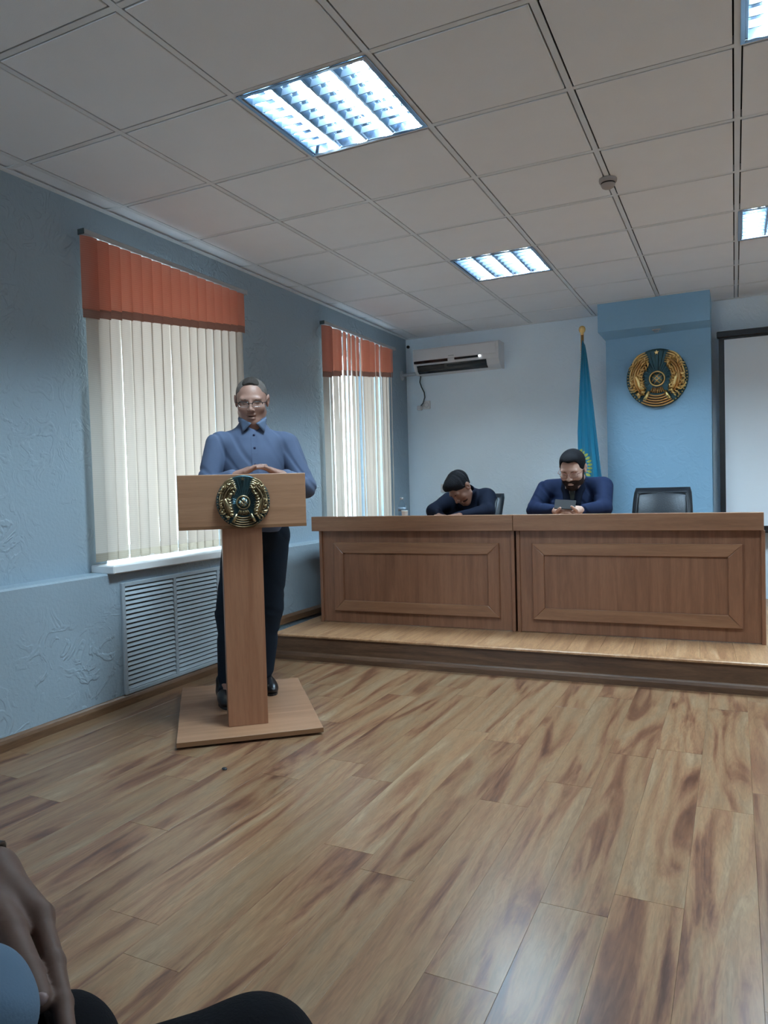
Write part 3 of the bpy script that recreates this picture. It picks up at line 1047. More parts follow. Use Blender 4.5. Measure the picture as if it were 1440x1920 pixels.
sd = thing('smoke_detector', 'small round beige smoke detector on the ceiling grid', 'smoke detector', (2.55, 1.555, ZC))
MB().lathe([(0.044, 0.002), (0.046, -0.006), (0.044, -0.016), (0.036, -0.020)], 20).build('mount', 'detector', sd, True)
MB().lathe([(0.034, -0.020), (0.036, -0.030), (0.030, -0.042), (0.020, -0.048), (0.002, -0.050)], 20).build('cap', 'detector', sd, True)
MB().lathe([(0.0365, -0.021), (0.037, -0.024), (0.0365, -0.027)], 20).build('vent_ring', 'black_plastic', sd, True)

# ------------------------------------------------------------------ air conditioner and its bits
ac = thing('air_conditioner', 'white wall-mounted split air conditioner in the room corner', 'air conditioner', (0.165, 4.68, 2.305))
AW = 0.905
prof = [(0, 0.0), (-0.10, 0.0), (-0.155, 0.030), (-0.185, 0.085), (-0.195, 0.150), (-0.196, 0.235), (-0.185, 0.250), (-0.16, 0.255), (0, 0.255)]
b = MB()
b.prism([(-u if False else u, v) for u, v in prof], 0.02, AW - 0.02, 'YZ')
b.build('body', 'white_plastic', ac)
for x0, x1 in ((0.0, 0.021), (AW - 0.021, AW)):
    MB().prism([(u * 1.01 - (0.003 if u else 0), v * 1.006 - 0.001) for u, v in prof], x0, x1, 'YZ').build('end_cap', 'white_plastic', ac)
MB().prism([(-0.1968, 0.128), (-0.200, 0.132), (-0.201, 0.236), (-0.196, 0.238)], 0.03, AW - 0.03, 'YZ').build('front_panel', 'white_plastic', ac)
MB().prism([(-0.186, 0.100), (-0.1985, 0.103), (-0.2005, 0.127), (-0.190, 0.127)], 0.010, 0.375, 'YZ').build('slot', 'black_gloss', ac)
MB().prism([(-0.186, 0.106), (-0.1985, 0.108), (-0.2005, 0.127), (-0.190, 0.127)], 0.45, 0.70, 'YZ').build('display_window', 'black_gloss', ac)
MB().box(0.700, 0.722, -0.2025, -0.196, 0.110, 0.126, 0.001).build('status_lamp', 'led_glow', ac)
MB().box(0.385, 0.445, -0.2022, -0.2000, 0.146, 0.156, 0.0005).build('maker_badge', 'rail_grey', ac)
MB().prism([(-0.125, 0.006), (-0.158, 0.024), (-0.187, 0.082), (-0.160, 0.082)], 0.035, AW - 0.13, 'YZ').build('air_outlet', 'black_gloss', ac)
MB().prism([(-0.166, 0.036), (-0.1705, 0.040), (-0.1870, 0.070), (-0.181, 0.070)], 0.04, 0.335, 'YZ').build('flap', 'black_plastic', ac)
MB().prism([(-0.168, 0.046), (-0.1725, 0.050), (-0.1840, 0.064), (-0.178, 0.064)], 0.36, AW - 0.15, 'YZ').build('flap', 'black_plastic', ac)

d = thing('pipe_duct', 'grey insulated pipe from the air conditioner into the wall', 'pipe', (0, 4.6, 2.325))
MB().tube([(-0.02, -0.05, -0.01), (0.06, 0.0, 0.0), (0.17, 0.0, 0.003), (0.24, 0.02, 0.01)], 0.017, 12).build('duct', 'grey_duct', d, True)
MB().lathe([(0.052, 0.0), (0.052, 0.006), (0.02, 0.010)], 20, c=(0.0, -0.045, -0.008), axis='X').build('wall_collar', 'grey_duct', d, True)
c = thing('power_cable', 'dark cable hanging from the air conditioner to the plug', 'cable', (0.165, 4.66, 2.305))
MB().tube([(0.02, -0.03, 0.01), (0.0, -0.012, -0.06), (0.015, -0.008, -0.11), (0.045, -0.008, -0.17), (0.05, -0.008, -0.22), (0.03, -0.008, -0.28), (-0.005, -0.012, -0.315)], 0.0065, 8).build('cord', 'cable_grey', c, True)
MB().box(-0.032, 0.014, -0.034, 0.019, -0.352, -0.306, 0.006).build('plug', 'white_plastic', c)
def socket(label, x, z):
    s = thing('wall_socket', label, 'socket', (x, 4.68, z), 0, 'wall sockets on the back wall')
    MB().box(-0.042, 0.042, -0.012, 0, -0.042, 0.042, 0.004).build('plate', 'white_plastic', s)
    MB().lathe([(0.026, 0.010), (0.026, 0.0135), (0.022, 0.0135), (0.021, 0.008), (0.001, 0.008)], 20, axis='Y').build('outlet', 'rail_grey', s)
    for sx in (-0.0095, 0.0095):
        MB().lathe([(0.0026, 0.008), (0.0026, 0.0088)], 8, c=(sx, 0, 0), axis='Y').build('contact', 'black_plastic', s)
    return s
s1 = socket('white wall socket below the air conditioner', 0.225, 2.005)
dup(s1, (0.405, 4.68, 1.13), 'white wall socket beside the bowed man, low on the wall')
MB_ = MB().lathe([(0.016, 0.0), (0.016, 0.012), (0.011, 0.018), (0.002, 0.019)], 14, axis='Y').build('wall_hook', 'black_plastic', None, True)
MB_.location = (0.03, 4.68, 2.63)
tag(MB_, 'tiny black wall fitting above the air conditioner corner', 'hook')
br = thing('hook_bracket', 'small metal bracket under the beam above the golden emblem', 'bracket', (2.53, 4.30, 2.446))
MB().box(-0.035, 0.035, -0.012, 0.012, -0.004, 0.006, 0.001).build('plate', 'grey_duct', br)
MB().tube([(-0.02, 0, -0.004), (-0.015, 0, -0.018), (0.015, 0, -0.018), (0.02, 0, -0.004)], 0.003, 6).build('loop', 'grey_duct', br, True)

# ------------------------------------------------------------------ projection screen
ps = thing('projection_screen', 'white pull-down projection screen with black border', 'projection screen', (3.01, 4.55, 0))
SWID = 2.3
MB().box(-0.015, SWID + 0.01, -0.035, 0.04, 2.360, 2.412, 0.006).build('roller_case', 'black_plastic', ps)
sb = MB()
sb.box(0.0, SWID, -0.003, 0.0, 0.70, 2.362)
sb.build('border', 'black_plastic', ps)
MB().box(0.044, SWID - 0.044, -0.0045, -0.0032, 0.74, 2.342).build('fabric', 'screen_fabric', ps)
MB().box(-0.01, SWID + 0.01, -0.014, 0.010, 0.68, 0.706, 0.004).build('bottom_bar', 'black_plastic', ps)
for xx in (0.5, 1.8):
    MB().box(xx - 0.02, xx + 0.02, 0.035, 0.128, 2.378, 2.398).build('wall_bracket', 'black_plastic', ps)

# ------------------------------------------------------------------ flag
FX, FY = 1.955, 4.02
fg = thing('flag', 'furled turquoise flag with yellow sun on a gilt pole', 'flag', (FX, FY, PH))
MB().tube([(0, 0, 0.03), (0, 0, 2.255)], 0.0125, 10).build('pole', 'gold_brown', fg, True)
MB().lathe([(0.010, 2.245), (0.016, 2.25), (0.012, 2.262), (0.024, 2.275), (0.029, 2.295), (0.024, 2.315), (0.012, 2.324), (0.002, 2.326)], 16).build('finial', 'gold', fg, True)
MB().lathe([(0.10, 0.0), (0.10, 0.015), (0.07, 0.03), (0.03, 0.045), (0.018, 0.10), (0.014, 0.14)], 24).build('stand', 'gold_brown', fg, True)
def flag_cloth():
    nu, nv = 64, 40
    vs, fs, uvs = [], [], []
    for j in range(nv + 1):
        t = j / nv
        z = 2.20 - t * 1.70
        left = 0.004 - 0.052 * min(1, (t / 0.45)) ** 0.9
        right = 0.028 + 0.175 * t ** 0.85
        amp = 0.010 + 0.055 * t ** 0.7
        for i in range(nu + 1):
            u = i / nu
            ph = u * 2 * math.pi * 3.2 + 0.5 * math.sin(t * 4)
            x = left + (right - left) * (u + 0.045 * math.sin(ph * 2))
            yy = -0.018 - amp * (0.5 + 0.5 * math.sin(ph)) - 0.02 * t
            zz = z - 0.05 * u * (1 - t) - 0.03 * (math.sin(ph) * t)
            vs.append((x, yy, zz))
            uvs.append((x + 0.095, zz + PH - 1.285))
    for j in range(nv):
        for i in range(nu):
            a = j * (nu + 1) + i
            fs.append((a, a + 1, a + nu + 2, a + nu + 1))
    me = bpy.data.meshes.new('cloth')
    me.from_pydata(vs, [], fs)
    uvl = me.uv_layers.new(name='print')
    for l in me.loops:
        uvl.data[l.index].uv = uvs[l.vertex_index]
    me.polygons.foreach_set('use_smooth', [True] * len(me.polygons))
    me.materials.append(MATS['flag_cloth'])
    o = obj('cloth', me, fg)
    s = o.modifiers.new('thickness', 'SOLIDIFY')
    s.thickness = 0.002
flag_cloth()
fr_ = MB()
for k in range(24):
    z = 2.16 - k * 0.02
    fr_.tube([(0.002, -0.014, z), (-0.010 - 0.0012 * k, -0.024, z - 0.006)], 0.0022, 4)
fr_.build('gold_fringe', 'gold', fg)

# ------------------------------------------------------------------ office chairs
def office_chair(label, x, y, rz=0.0, top=1.095, lean=0.16):
    """high swivel chair, faces -y"""
    t = thing('office_chair', label, 'chair', (x, y, PH), rz, 'black leather chairs behind the desk')
    zt = top - PH
    prof, n = [], 9
    b = MB()
    W0, W1 = 0.23, 0.205
    rows = 12
    ring = 20
    for j in range(rows + 1):
        f = j / rows
        z = 0.46 + (zt - 0.46) * f
        wy = 0.26 + lean * f - 0.05 * math.sin(math.pi * f)
        w = W0 + (W1 - W0) * f
        hy = 0.045
        if f > 0.86:
            k = (f - 0.86) / 0.14
            w *= 1 - 0.05 * k * k
            hy *= 1 - 0.45 * k * k
        if f < 0.08:
            hy *= 0.7
        for q in range(ring):
            a = 2 * math.pi * q / ring
            ca, sa = math.cos(a), math.sin(a)
            sx = math.copysign(abs(ca) ** 0.35, ca)
            sy = math.copysign(abs(sa) ** 0.6, sa)
            b.v.append((w * sx, wy + hy * sy - 0.03 * (1 - sx * sx), z))
    for j in range(rows):
        for q in range(ring):
            q2 = (q + 1) % ring
            b.f.append((j * ring + q, j * ring + q2, (j + 1) * ring + q2, (j + 1) * ring + q))
    b.f.append(tuple(range(ring))[::-1])
    b.f.append(tuple(rows * ring + q for q in range(ring)))
    back = b.build('backrest', 'black_leather', t, True)
    pts = []
    for s in (-1, 1):
        col = []
        for j in range(9):
            f = 0.12 + 0.80 * j / 8
            z = 0.46 + (zt - 0.46) * f
            wy = 0.26 + lean * f - 0.05 * math.sin(math.pi * f)
            col.append((s * (W0 + (W1 - W0) * f - 0.035), wy - 0.066, z))
        pts.append(col)
    MB().tube(pts[0] + pts[1][::-1], 0.005, 6).build('piping', 'black_leather', back, True)
    s_ = MB()
    s_.box(-0.24, 0.24, -0.24, 0.27, 0.40, 0.49, 0.035)
    s_.build('seat', 'black_leather', t, True)
    for s in (-1, 1):
        MB().tube([(s * 0.25, -0.13, 0.42), (s * 0.29, -0.14, 0.55), (s * 0.29, -0.08, 0.66), (s * 0.285, 0.12, 0.665), (s * 0.25, 0.27, 0.62)], [0.016, 0.018, 0.024, 0.024, 0.016], 8).build('armrest', 'black_plastic', t, True)
    MB().tube([(0, 0, 0.10), (0, 0, 0.40)], [0.035, 0.025], 12).build('gas_column', 'black_plastic', t, True)
    for k in range(5):
        a = 2 * math.pi * (k + .3) / 5
        lg = MB().tube([(0, 0, 0.11), (0.29 * math.cos(a), 0.29 * math.sin(a), 0.075)], [0.03, 0.018], 8).build('leg', 'black_plastic', t, True)
        cx, cy = 0.28 * math.cos(a), 0.28 * math.sin(a)
        MB().lathe([(0.026, -0.02), (0.03, -0.016), (0.03, 0.016), (0.026, 0.02)], 14, c=(cx, cy, 0.030), axis='X').build('caster', 'black_plastic', lg, True)
    return t
office_chair('empty black leather chair in front of the blue pillar', 2.635, 3.12, 0.02)
office_chair('black chair behind the man with the bowed head', 1.13, 3.17, -0.10, 1.075)
office_chair('black chair hidden behind the bearded man in the suit', 2.005, 3.30, 0.0, 1.04)

# ------------------------------------------------------------------ bottle, cup, phone
x, y = on_desk(0.50, 0.42)
bt = thing('water_bottle', 'clear plastic water bottle standing on the left desk half', 'bottle', (x, y, TOPZ))
MB().lathe([(0.028, 0.0), (0.031, 0.006), (0.031, 0.045), (0.029, 0.052), (0.031, 0.060), (0.031, 0.105), (0.027, 0.125), (0.015, 0.145), (0.0125, 0.150), (0.0125, 0.160)], 20).build('body', 'clear_plastic', bt, True)
MB().lathe([(0.0317, 0.066), (0.0317, 0.096)], 20).build('label_band', 'bottle_label', bt, True)
MB().lathe([(0.0145, 0.154), (0.0145, 0.168), (0.012, 0.171)], 16).build('cap', 'rail_grey', bt, True)
MB().lathe([(0.0275, 0.002), (0.0300, 0.007), (0.0300, 0.044), (0.0280, 0.0525), (0.030, 0.058)], 20).build('water', 'clear_plastic', bt, True)
x, y = on_desk(0.545, 0.36)
cp = thing('plastic_cup', 'small white plastic cup beside the water bottle', 'cup', (x, y, TOPZ))
MB().lathe([(0.019, 0.0), (0.020, 0.003), (0.025, 0.070), (0.0265, 0.073), (0.024, 0.071), (0.018, 0.006), (0.001, 0.005)], 20).build('body', 'sill_white', cp, True)

bit = MB().lathe([(0.010, 0.0), (0.013, 0.004), (0.009, 0.009), (0.002, 0.011)], 7).build('dirt_crumb', 'black_plastic', None)
bit.location = (1.21, -0.02, 0.0)
bit.scale = (1.0, 0.7, 1.0)
tag(bit, 'tiny dark crumb lying on the floor in front of the lectern', 'crumb')

# ------------------------------------------------------------------ figures: signed distance fields turned into one skin
V3 = lambda *a: np.array(a, float)
def unit(v):
    v = np.asarray(v, float)
    return v / np.linalg.norm(v)
def rc(a, b_, ra, rb, k=0.02):
    return ('rc', np.asarray(a, float), np.asarray(b_, float), ra, rb, k)
def el(c, r, R=None, k=0.02):
    return ('el', np.asarray(c, float), np.asarray(r, float), R, 0, k)
def cut(p):
    return ('-',) + p
def keep(nrm, c, k=0.004):
    """intersection with the half space nrm.p < c"""
    return ('hs', np.asarray(nrm, float), c, 0, 0, k)
def ev(prims, P, each=None):
    d = None
    for pr in prims:
        sub = pr[0] == '-'
        if sub:
            pr = pr[1:]
        ty, A, B_, c, e, k = pr
        if ty == 'rc':
            ab = B_ - A
            t = np.clip(((P - A) @ ab) / max(ab @ ab, 1e-12), 0, 1)
            q = P - A - t[:, None] * ab
            v = np.sqrt((q * q).sum(1)) - (c + (e - c) * t)
        elif ty == 'el':
            q = P - A
            if c is not None:
                q = q @ c
            k0 = np.sqrt(((q / B_) ** 2).sum(1))
            k1 = np.sqrt(((q / (B_ * B_)) ** 2).sum(1))
            v = k0 * (k0 - 1) / np.maximum(k1, 1e-9)
        else:
            v = P @ A - B_
        if each is not None:
            each.append(v)
        if d is None:
            d = v
        elif sub or ty == 'hs':
            if sub:
                v = -v
            h = np.clip(0.5 - 0.5 * (d - v) / k, 0, 1)
            d = d * (1 - h) + v * h + k * h * (1 - h)
        else:
            h = np.clip(0.5 + 0.5 * (v - d) / k, 0, 1)
            d = v * (1 - h) + d * h - k * h * (1 - h)
    return d

def skin_mesh(name, prims, vox, m, disp=None):
    lo, hi = np.full(3, 1e9), np.full(3, -1e9)
    for pr in prims:
        if pr[0] in ('-', 'hs'):
            continue
        if pr[0] == 'rc':
            for c, r in ((pr[1], pr[3]), (pr[2], pr[4])):
                lo, hi = np.minimum(lo, c - r), np.maximum(hi, c + r)
        else:
            r = pr[2].max() if pr[3] is not None else pr[2]
            lo, hi = np.minimum(lo, pr[1] - r), np.maximum(hi, pr[1] + r)
    lo -= 0.03
    hi += 0.03
    B = 8
    nb = np.ceil((hi - lo) / (vox * B)).astype(int) + 1
    cidx = np.stack(np.meshgrid(*[np.arange(n) for n in nb], indexing='ij'), -1).reshape(-1, 3)
    cc = lo + (cidx + 0.5) * B * vox - 0.5 * vox
    each = []
    cd = ev(prims, cc, each)
    each = np.array(each)
    always = np.array([pr[0] == 'hs' for pr in prims])
    always[0] = True
    reach = np.array([(pr[1] if pr[0] != '-' else pr[2]) is not None and pr[-1] for pr in prims], float)
    n = nb * B
    F = np.repeat(np.repeat(np.repeat(np.where(cd < 0, -1., 1.).astype(np.float32).reshape(nb), B, 0), B, 1), B, 2)
    hd_ = B * vox * 0.87
    sel = np.where(np.abs(cd) < hd_ * 1.25 + 0.004 + (0.012 if disp is not None else 0))[0]
    act = cidx[sel]
    off = np.stack(np.meshgrid(*[np.arange(B)] * 3, indexing='ij'), -1).reshape(-1, 3)
    for s in range(0, len(act), 60):
        blk = act[s:s + 60]
        near = each[:, sel[s:s + 60]].min(1) < 2.2 * hd_ + 1.2 * reach + 0.006
        sub_p = [pr for pr, a_, b_ in zip(prims, near, always) if a_ or b_]
        I = (blk[:, None, :] * B + off[None]).reshape(-1, 3)
        P = lo + I * vox
        dv = ev(sub_p, P)
        if disp is not None:
            dv = dv + disp(P)
        F[I[:, 0], I[:, 1], I[:, 2]] = dv
    ins = F < 0
    cs = np.zeros(tuple(n - 1), np.int8)
    corners = [(i, j, k) for i in (0, 1) for j in (0, 1) for k in (0, 1)]
    for (i, j, k) in corners:
        cs += ins[i:n[0] - 1 + i, j:n[1] - 1 + j, k:n[2] - 1 + k]
    C = np.argwhere((cs > 0) & (cs < 8))
    idx = np.full(tuple(n - 1), -1, np.int32)
    idx[C[:, 0], C[:, 1], C[:, 2]] = np.arange(len(C))
    acc, cnt = np.zeros((len(C), 3)), np.zeros(len(C))
    vals = {c: F[C[:, 0] + c[0], C[:, 1] + c[1], C[:, 2] + c[2]].astype(float) for c in corners}
    for c in corners:
        for a in range(3):
            if c[a] == 0:
                d2 = list(c)
                d2[a] = 1
                va, vb = vals[c], vals[tuple(d2)]
                x_ = (va < 0) != (vb < 0)
                t = np.where(x_, va / np.where(x_, va - vb, 1), 0)
                p = np.tile(np.array(c, float), (len(C), 1))
                p[:, a] += t
                acc += np.where(x_[:, None], p, 0)
                cnt += x_
    verts = lo + (C + acc / cnt[:, None]) * vox
    faces = []
    for a in range(3):
        u, w = (a + 1) % 3, (a + 2) % 3
        sl0, sl1 = [slice(1, -1)] * 3, [slice(1, -1)] * 3
        sl0[a], sl1[a] = slice(0, n[a] - 1), slice(1, n[a])
        A_, B_ = ins[tuple(sl0)], ins[tuple(sl1)]
        E_ = np.argwhere(A_ != B_)
        if not len(E_):
            continue
        fl_ = A_[E_[:, 0], E_[:, 1], E_[:, 2]]
        base = E_ + 1
        base[:, a] -= 1
        q = []
        for du, dw in ((0, 0), (-1, 0), (-1, -1), (0, -1)):
            t = base.copy()
            t[:, u] += du
            t[:, w] += dw
            q.append(idx[t[:, 0], t[:, 1], t[:, 2]])
        q = np.stack(q, 1)
        q[~fl_] = q[~fl_][:, ::-1]
        q = q[(q >= 0).all(1)]
        faces.append(q)
    q = np.concatenate(faces)
    me = bpy.data.meshes.new(name)
    me.vertices.add(len(verts))
    me.vertices.foreach_set('co', verts.astype(np.float32).ravel())
    me.loops.add(q.size)
    me.loops.foreach_set('vertex_index', q.astype(np.int32).ravel())
    me.polygons.add(len(q))
    me.polygons.foreach_set('loop_start', np.arange(0, q.size, 4, dtype=np.int32))
    me.polygons.foreach_set('use_smooth', np.ones(len(q), bool))
    me.update(calc_edges=True)
    me.validate()
    me.materials.append(MATS[m])
    return me

def folds(amp, freq, seed=0.0, dirv=(0.3, 0.2, 1.0)):
    dv = unit(dirv)
    def f(P):
        w = np.sin(P[:, 0] * 17 + seed) + np.sin(P[:, 1] * 21 + seed * 2) + np.sin(P[:, 2] * 13 + seed * 3)
        s = np.sin((P @ dv) * freq + 1.6 * w)
        return amp * (np.maximum(s, 0.1) ** 2) * (0.5 + 0.5 * np.sin(P[:, 2] * 19 + P[:, 0] * 23 + seed))
    return f

def rotm(rx=0, ry=0, rz=0):
    return np.array((Matrix.Rotation(rz, 3, 'Z') @ Matrix.Rotation(rx, 3, 'X') @ Matrix.Rotation(ry, 3, 'Y')))

class Head:
    """head with a face; local axes: face looks -y, up +z, origin between the ears"""
    def __init__(s, c, R, sc=1.0, wide=1.0):
        s.c, s.R, s.s, s.w = np.asarray(c, float), R, sc, wide
    def p(s, x, y, z):
        return s.c + s.R @ (np.array([x * s.w, y, z]) * s.s)
    def E(s, x, y, z, rx, ry, rz, k=0.02):
        return el(s.p(x, y, z), np.array([rx * s.w, ry, rz]) * s.s, s.R, k * s.s)
    def C(s, a, b_, ra, rb, k=0.01):
        return rc(s.p(*a), s.p(*b_), ra * s.s, rb * s.s, k * s.s)
    def prims(s, mouth_open=0.0, jaw=1.0):
        E, C = s.E, s.C
        L = [E(0, 0.018, 0.040, 0.075, 0.094, 0.078), E(0, -0.010, -0.005, 0.069, 0.080, 0.085, 0.03),
             E(0, -0.034, -0.060, 0.057 * jaw, 0.052, 0.058, 0.03), E(0, -0.066, -0.104, 0.028 * jaw, 0.022, 0.020, 0.03),
             C((-0.050 * jaw, 0.0, -0.065), (-0.022, -0.060, -0.103), 0.016, 0.016, 0.03), C((0.050 * jaw, 0.0, -0.065), (0.022, -0.060, -0.103), 0.016, 0.016, 0.03)]
        for g in (-1, 1):
            L.append(E(g * 0.043, -0.058, -0.030, 0.024, 0.022, 0.022, 0.02))
        L.append(C((-0.042, -0.076, 0.022), (0.042, -0.076, 0.022), 0.0115, 0.0115, 0.016))
        for g in (-1, 1):
            L.append(cut(E(g * 0.031, -0.098, 0.003, 0.019, 0.016, 0.011, 0.010)))
            L.append(E(g * 0.031, -0.0735, 0.004, 0.0135, 0.0125, 0.0115, 0.004))
            L.append(C((g * 0.019, -0.0868, -0.001), (g * 0.043, -0.080, -0.002), 0.0016, 0.0016, 0.002))
        L += [C((0, -0.088, 0.010), (0, -0.110, -0.030), 0.0075, 0.0115, 0.010)]
        for g in (-1, 1):
            L.append(E(g * 0.0125, -0.100, -0.034, 0.0085, 0.010, 0.0075, 0.006))
            L.append(cut(E(g * 0.007, -0.108, -0.0425, 0.0035, 0.005, 0.003, 0.002)))
        L += [E(0, -0.0905, -0.060, 0.025, 0.010, 0.0070, 0.006), E(0, -0.0885, -0.0755 - mouth_open, 0.021, 0.010, 0.0080, 0.006),
              cut(E(0, -0.102, -0.067 - mouth_open / 2, 0.022, 0.013, 0.0022 + mouth_open * 0.55, 0.003))]
        for g in (-1, 1):
            L.append(E(g * 0.079, 0.014, -0.006, 0.0085, 0.020, 0.033, 0.006))
            L.append(E(g * 0.086, 0.020, 0.006, 0.0055, 0.019, 0.024, 0.004))
            L.append(cut(E(g * 0.088, 0.006, -0.004, 0.006, 0.010, 0.016, 0.003)))
        return L

def glasses(t, h, rim, name='glasses', w=0.024, hh=0.016, full=True, yf=-0.113, zc=0.000):
    g = bpy.data.objects.new(name, None)
    COL.objects.link(g)
    g.parent = t
    for sg in (-1, 1):
        cx = sg * 0.034
        top, low = MB(), MB()
        pts = []
        for q in range(25):
            a = 2 * math.pi * q / 24
            ca, sa = math.cos(a), math.sin(a)
            x_ = cx + w * math.copysign(abs(ca) ** 0.55, ca)
            z_ = zc + hh * math.copysign(abs(sa) ** 0.6, sa)
            pts.append(tuple(h.p(x_, yf + abs(x_) * 0.28, z_)))
        if full:
            top.tube(pts, 0.0016 * h.s, 5)
        else:
            top.tube(pts[0:13], 0.0026 * h.s, 5)
            low.tube(pts[12:25], 0.0010 * h.s, 5)
            low.build('rim_lower', 'chrome', g, True)
        top.build('rim', rim, g, True)
        lens = MB()
        n_ = len(pts) - 1
        c_ = h.p(cx, yf + abs(cx) * 0.28, zc)
        lens.add([tuple(c_)] + pts[:-1], [(0, 1 + q, 1 + (q + 1) % n_) for q in range(n_)])
        lens.build('lens', 'clear_plastic', g, True)
        MB().tube([tuple(h.p(sg * 0.058, yf + 0.0165, zc + hh * .5)), tuple(h.p(sg * 0.0765, yf + 0.035, zc + hh * .5)), tuple(h.p(sg * 0.0800, -0.02, zc + 0.008)), tuple(h.p(sg * 0.083, 0.020, zc + 0.010))], 0.0018 * h.s, 5).build('temple', rim, g, True)
    MB().tube([tuple(h.p(-0.011, yf + 0.003, zc + 0.004)), tuple(h.p(0, yf, zc + 0.007)), tuple(h.p(0.011, yf + 0.003, zc + 0.004))], 0.0018 * h.s, 5).build('bridge', rim, g, True)

def brows(t, h, m='brow', thick=0.0035):
    for sg in (-1, 1):
        MB().tube([tuple(h.p(sg * 0.014, -0.0885, 0.0195)), tuple(h.p(sg * 0.030, -0.0868, 0.0215)), tuple(h.p(sg * 0.046, -0.0775, 0.0185)), tuple(h.p(sg * 0.053, -0.071, 0.0145))],
                  [thick * h.s, thick * 1.1 * h.s, thick * .8 * h.s, 0.001], 6).build('eyebrow', m, t, True)

def hand(w, d, nrm, side, curl=(0.25, 0.45, 0.3), spread=0.10, sc=1.0, thumb=(0.55, 0.75, -0.25), tips=None):
    """palm and five unequal fingers; w wrist, d finger direction, nrm back of the hand, side +1/-1 puts the thumb at +-(nrm x d)"""
    d = unit(d)
    nrm = unit(np.asarray(nrm, float) - d * (np.asarray(nrm, float) @ d))
    s = np.cross(nrm, d) * side
    L = []
    mcp = []
    for i, (o, l) in enumerate(((0.030, 0.092), (0.010, 0.097), (-0.011, 0.092), (-0.030, 0.083))):
        b_ = w + (d * l + s * o) * sc
        mcp.append(b_)
        L.append(rc(w + s * o * 0.55 * sc + d * 0.01 * sc, b_, 0.0165 * sc, 0.0125 * sc, 0.018 * sc))
    for i, ln in enumerate((0.072, 0.080, 0.074, 0.058)):
        p, dd, nn = mcp[i], d.copy(), nrm.copy()
        dd = unit(dd + s * spread * (1.5 - i) / 1.5)
        r0 = (0.0100, 0.0102, 0.0097, 0.0085)[i] * sc
        for j, fr_ in enumerate((0.45, 0.31, 0.24)):
            a = curl[j]
            dd, nn = dd * math.cos(a) - nn * math.sin(a), nn * math.cos(a) + dd * math.sin(a)
            q = p + dd * ln * fr_ * sc
            L.append(rc(p, q, r0 * (1 - 0.10 * j), r0 * (0.92 - 0.10 * j), 0.003))
            p = q
    b_ = w + (d * 0.026 + s * 0.020) * sc
    t1 = b_ + unit(d * thumb[0] + s * thumb[1] + nrm * thumb[2]) * 0.046 * sc
    t2 = t1 + unit(d * (thumb[0] + 0.45) + s * thumb[1] * 0.45 + nrm * thumb[2]) * 0.034 * sc
    t3 = t2 + unit(d * (thumb[0] + 0.7) + s * thumb[1] * 0.2 + nrm * thumb[2]) * 0.026 * sc
    L += [rc(b_, t1, 0.0165 * sc, 0.0125 * sc, 0.014), rc(t1, t2, 0.0122 * sc, 0.0105 * sc, 0.004), rc(t2, t3, 0.0105 * sc, 0.0085 * sc, 0.003)]
    return L

def shoe(t, x, y, z, yaw, mt='shoe_black'):
    R = rotm(0, 0, yaw)
    q = lambda a, c, e: np.array([x, y, z]) + R @ np.array([a, c, e])
    me = skin_mesh('shoe', [el(q(0, -0.045, 0.030), (0.045, 0.11, 0.034), R), el(q(0, 0.075, 0.040), (0.036, 0.058, 0.046), R, 0.04),
                            rc(q(0, -0.10, 0.024), q(0, -0.02, 0.050), 0.030, 0.034, 0.03), rc(q(0, 0.07, 0.05), q(0, 0.075, 0.10), 0.038, 0.040, 0.02),
                            keep((0, 0, -1), -(z + 0.008))], 0.004, mt)
    o = obj('shoe', me, t)
    s = MB()
    n = 20
    poly = []
    for k in range(n):
        a = 2 * math.pi * k / n
        yy = 0.14 * math.sin(a)
        ww = 0.046 if yy < 0 else 0.038
        v = R @ np.array([ww * math.copysign(abs(math.cos(a)) ** .8, math.cos(a)), yy - 0.012, 0])
        poly.append((x + v[0], y + v[1]))
    s.prism(poly, z + 0.0005, z + 0.012, 'XY')
    s.build('sole', 'black_plastic', o)
    return o

# ---------- the speaker behind the lectern (lectern coordinates: -y towards the audience)
BZ = 0.034
sp_ = thing('person', 'standing man in a blue shirt and glasses speaking behind the lectern', 'person', (LO[0], LO[1], 0), LA)
cx = 0.098
hd = Head((cx - 0.002, 0.455, 1.635), rotm(math.radians(17), 0, math.radians(-8)), 0.98, 1.06)
shL, shR = V3(cx - 0.188, 0.50, 1.428), V3(cx + 0.188, 0.50, 1.423)
elL, elR = V3(cx - 0.250, 0.44, 1.175), V3(cx + 0.268, 0.43, 1.165)
wrL, wrR = V3(cx - 0.120, 0.235, 1.225), V3(cx + 0.140, 0.235, 1.222)
hipL, hipR = V3(cx - 0.085, 0.52, 0.90), V3(cx + 0.095, 0.53, 0.90)
knL, knR = V3(-0.058, 0.50, 0.50), V3(0.165, 0.555, 0.50)
anL, anR = V3(-0.080, 0.43, 0.12), V3(0.115, 0.605, 0.12)
body = hd.prims(0.004, 1.09)
body += [rc((cx, 0.49, 1.46), (cx, 0.475, 1.56), 0.062, 0.058, 0.03), el((cx, 0.50, 1.30), (0.15, 0.09, 0.17), None, 0.05), el((cx, 0.51, 1.06), (0.135, 0.09, 0.16), None, 0.05),
         rc(shL + V3(0.02, 0, -0.035), shR + V3(-0.02, 0, -0.035), 0.042, 0.042, 0.05)]
for s_, e_, w_ in ((shL, elL, wrL), (shR, elR, wrR)):
    body += [rc(s_ + V3(0, 0, -0.045), e_, 0.042, 0.038, 0.03), rc(e_, w_, 0.036, 0.026, 0.03)]
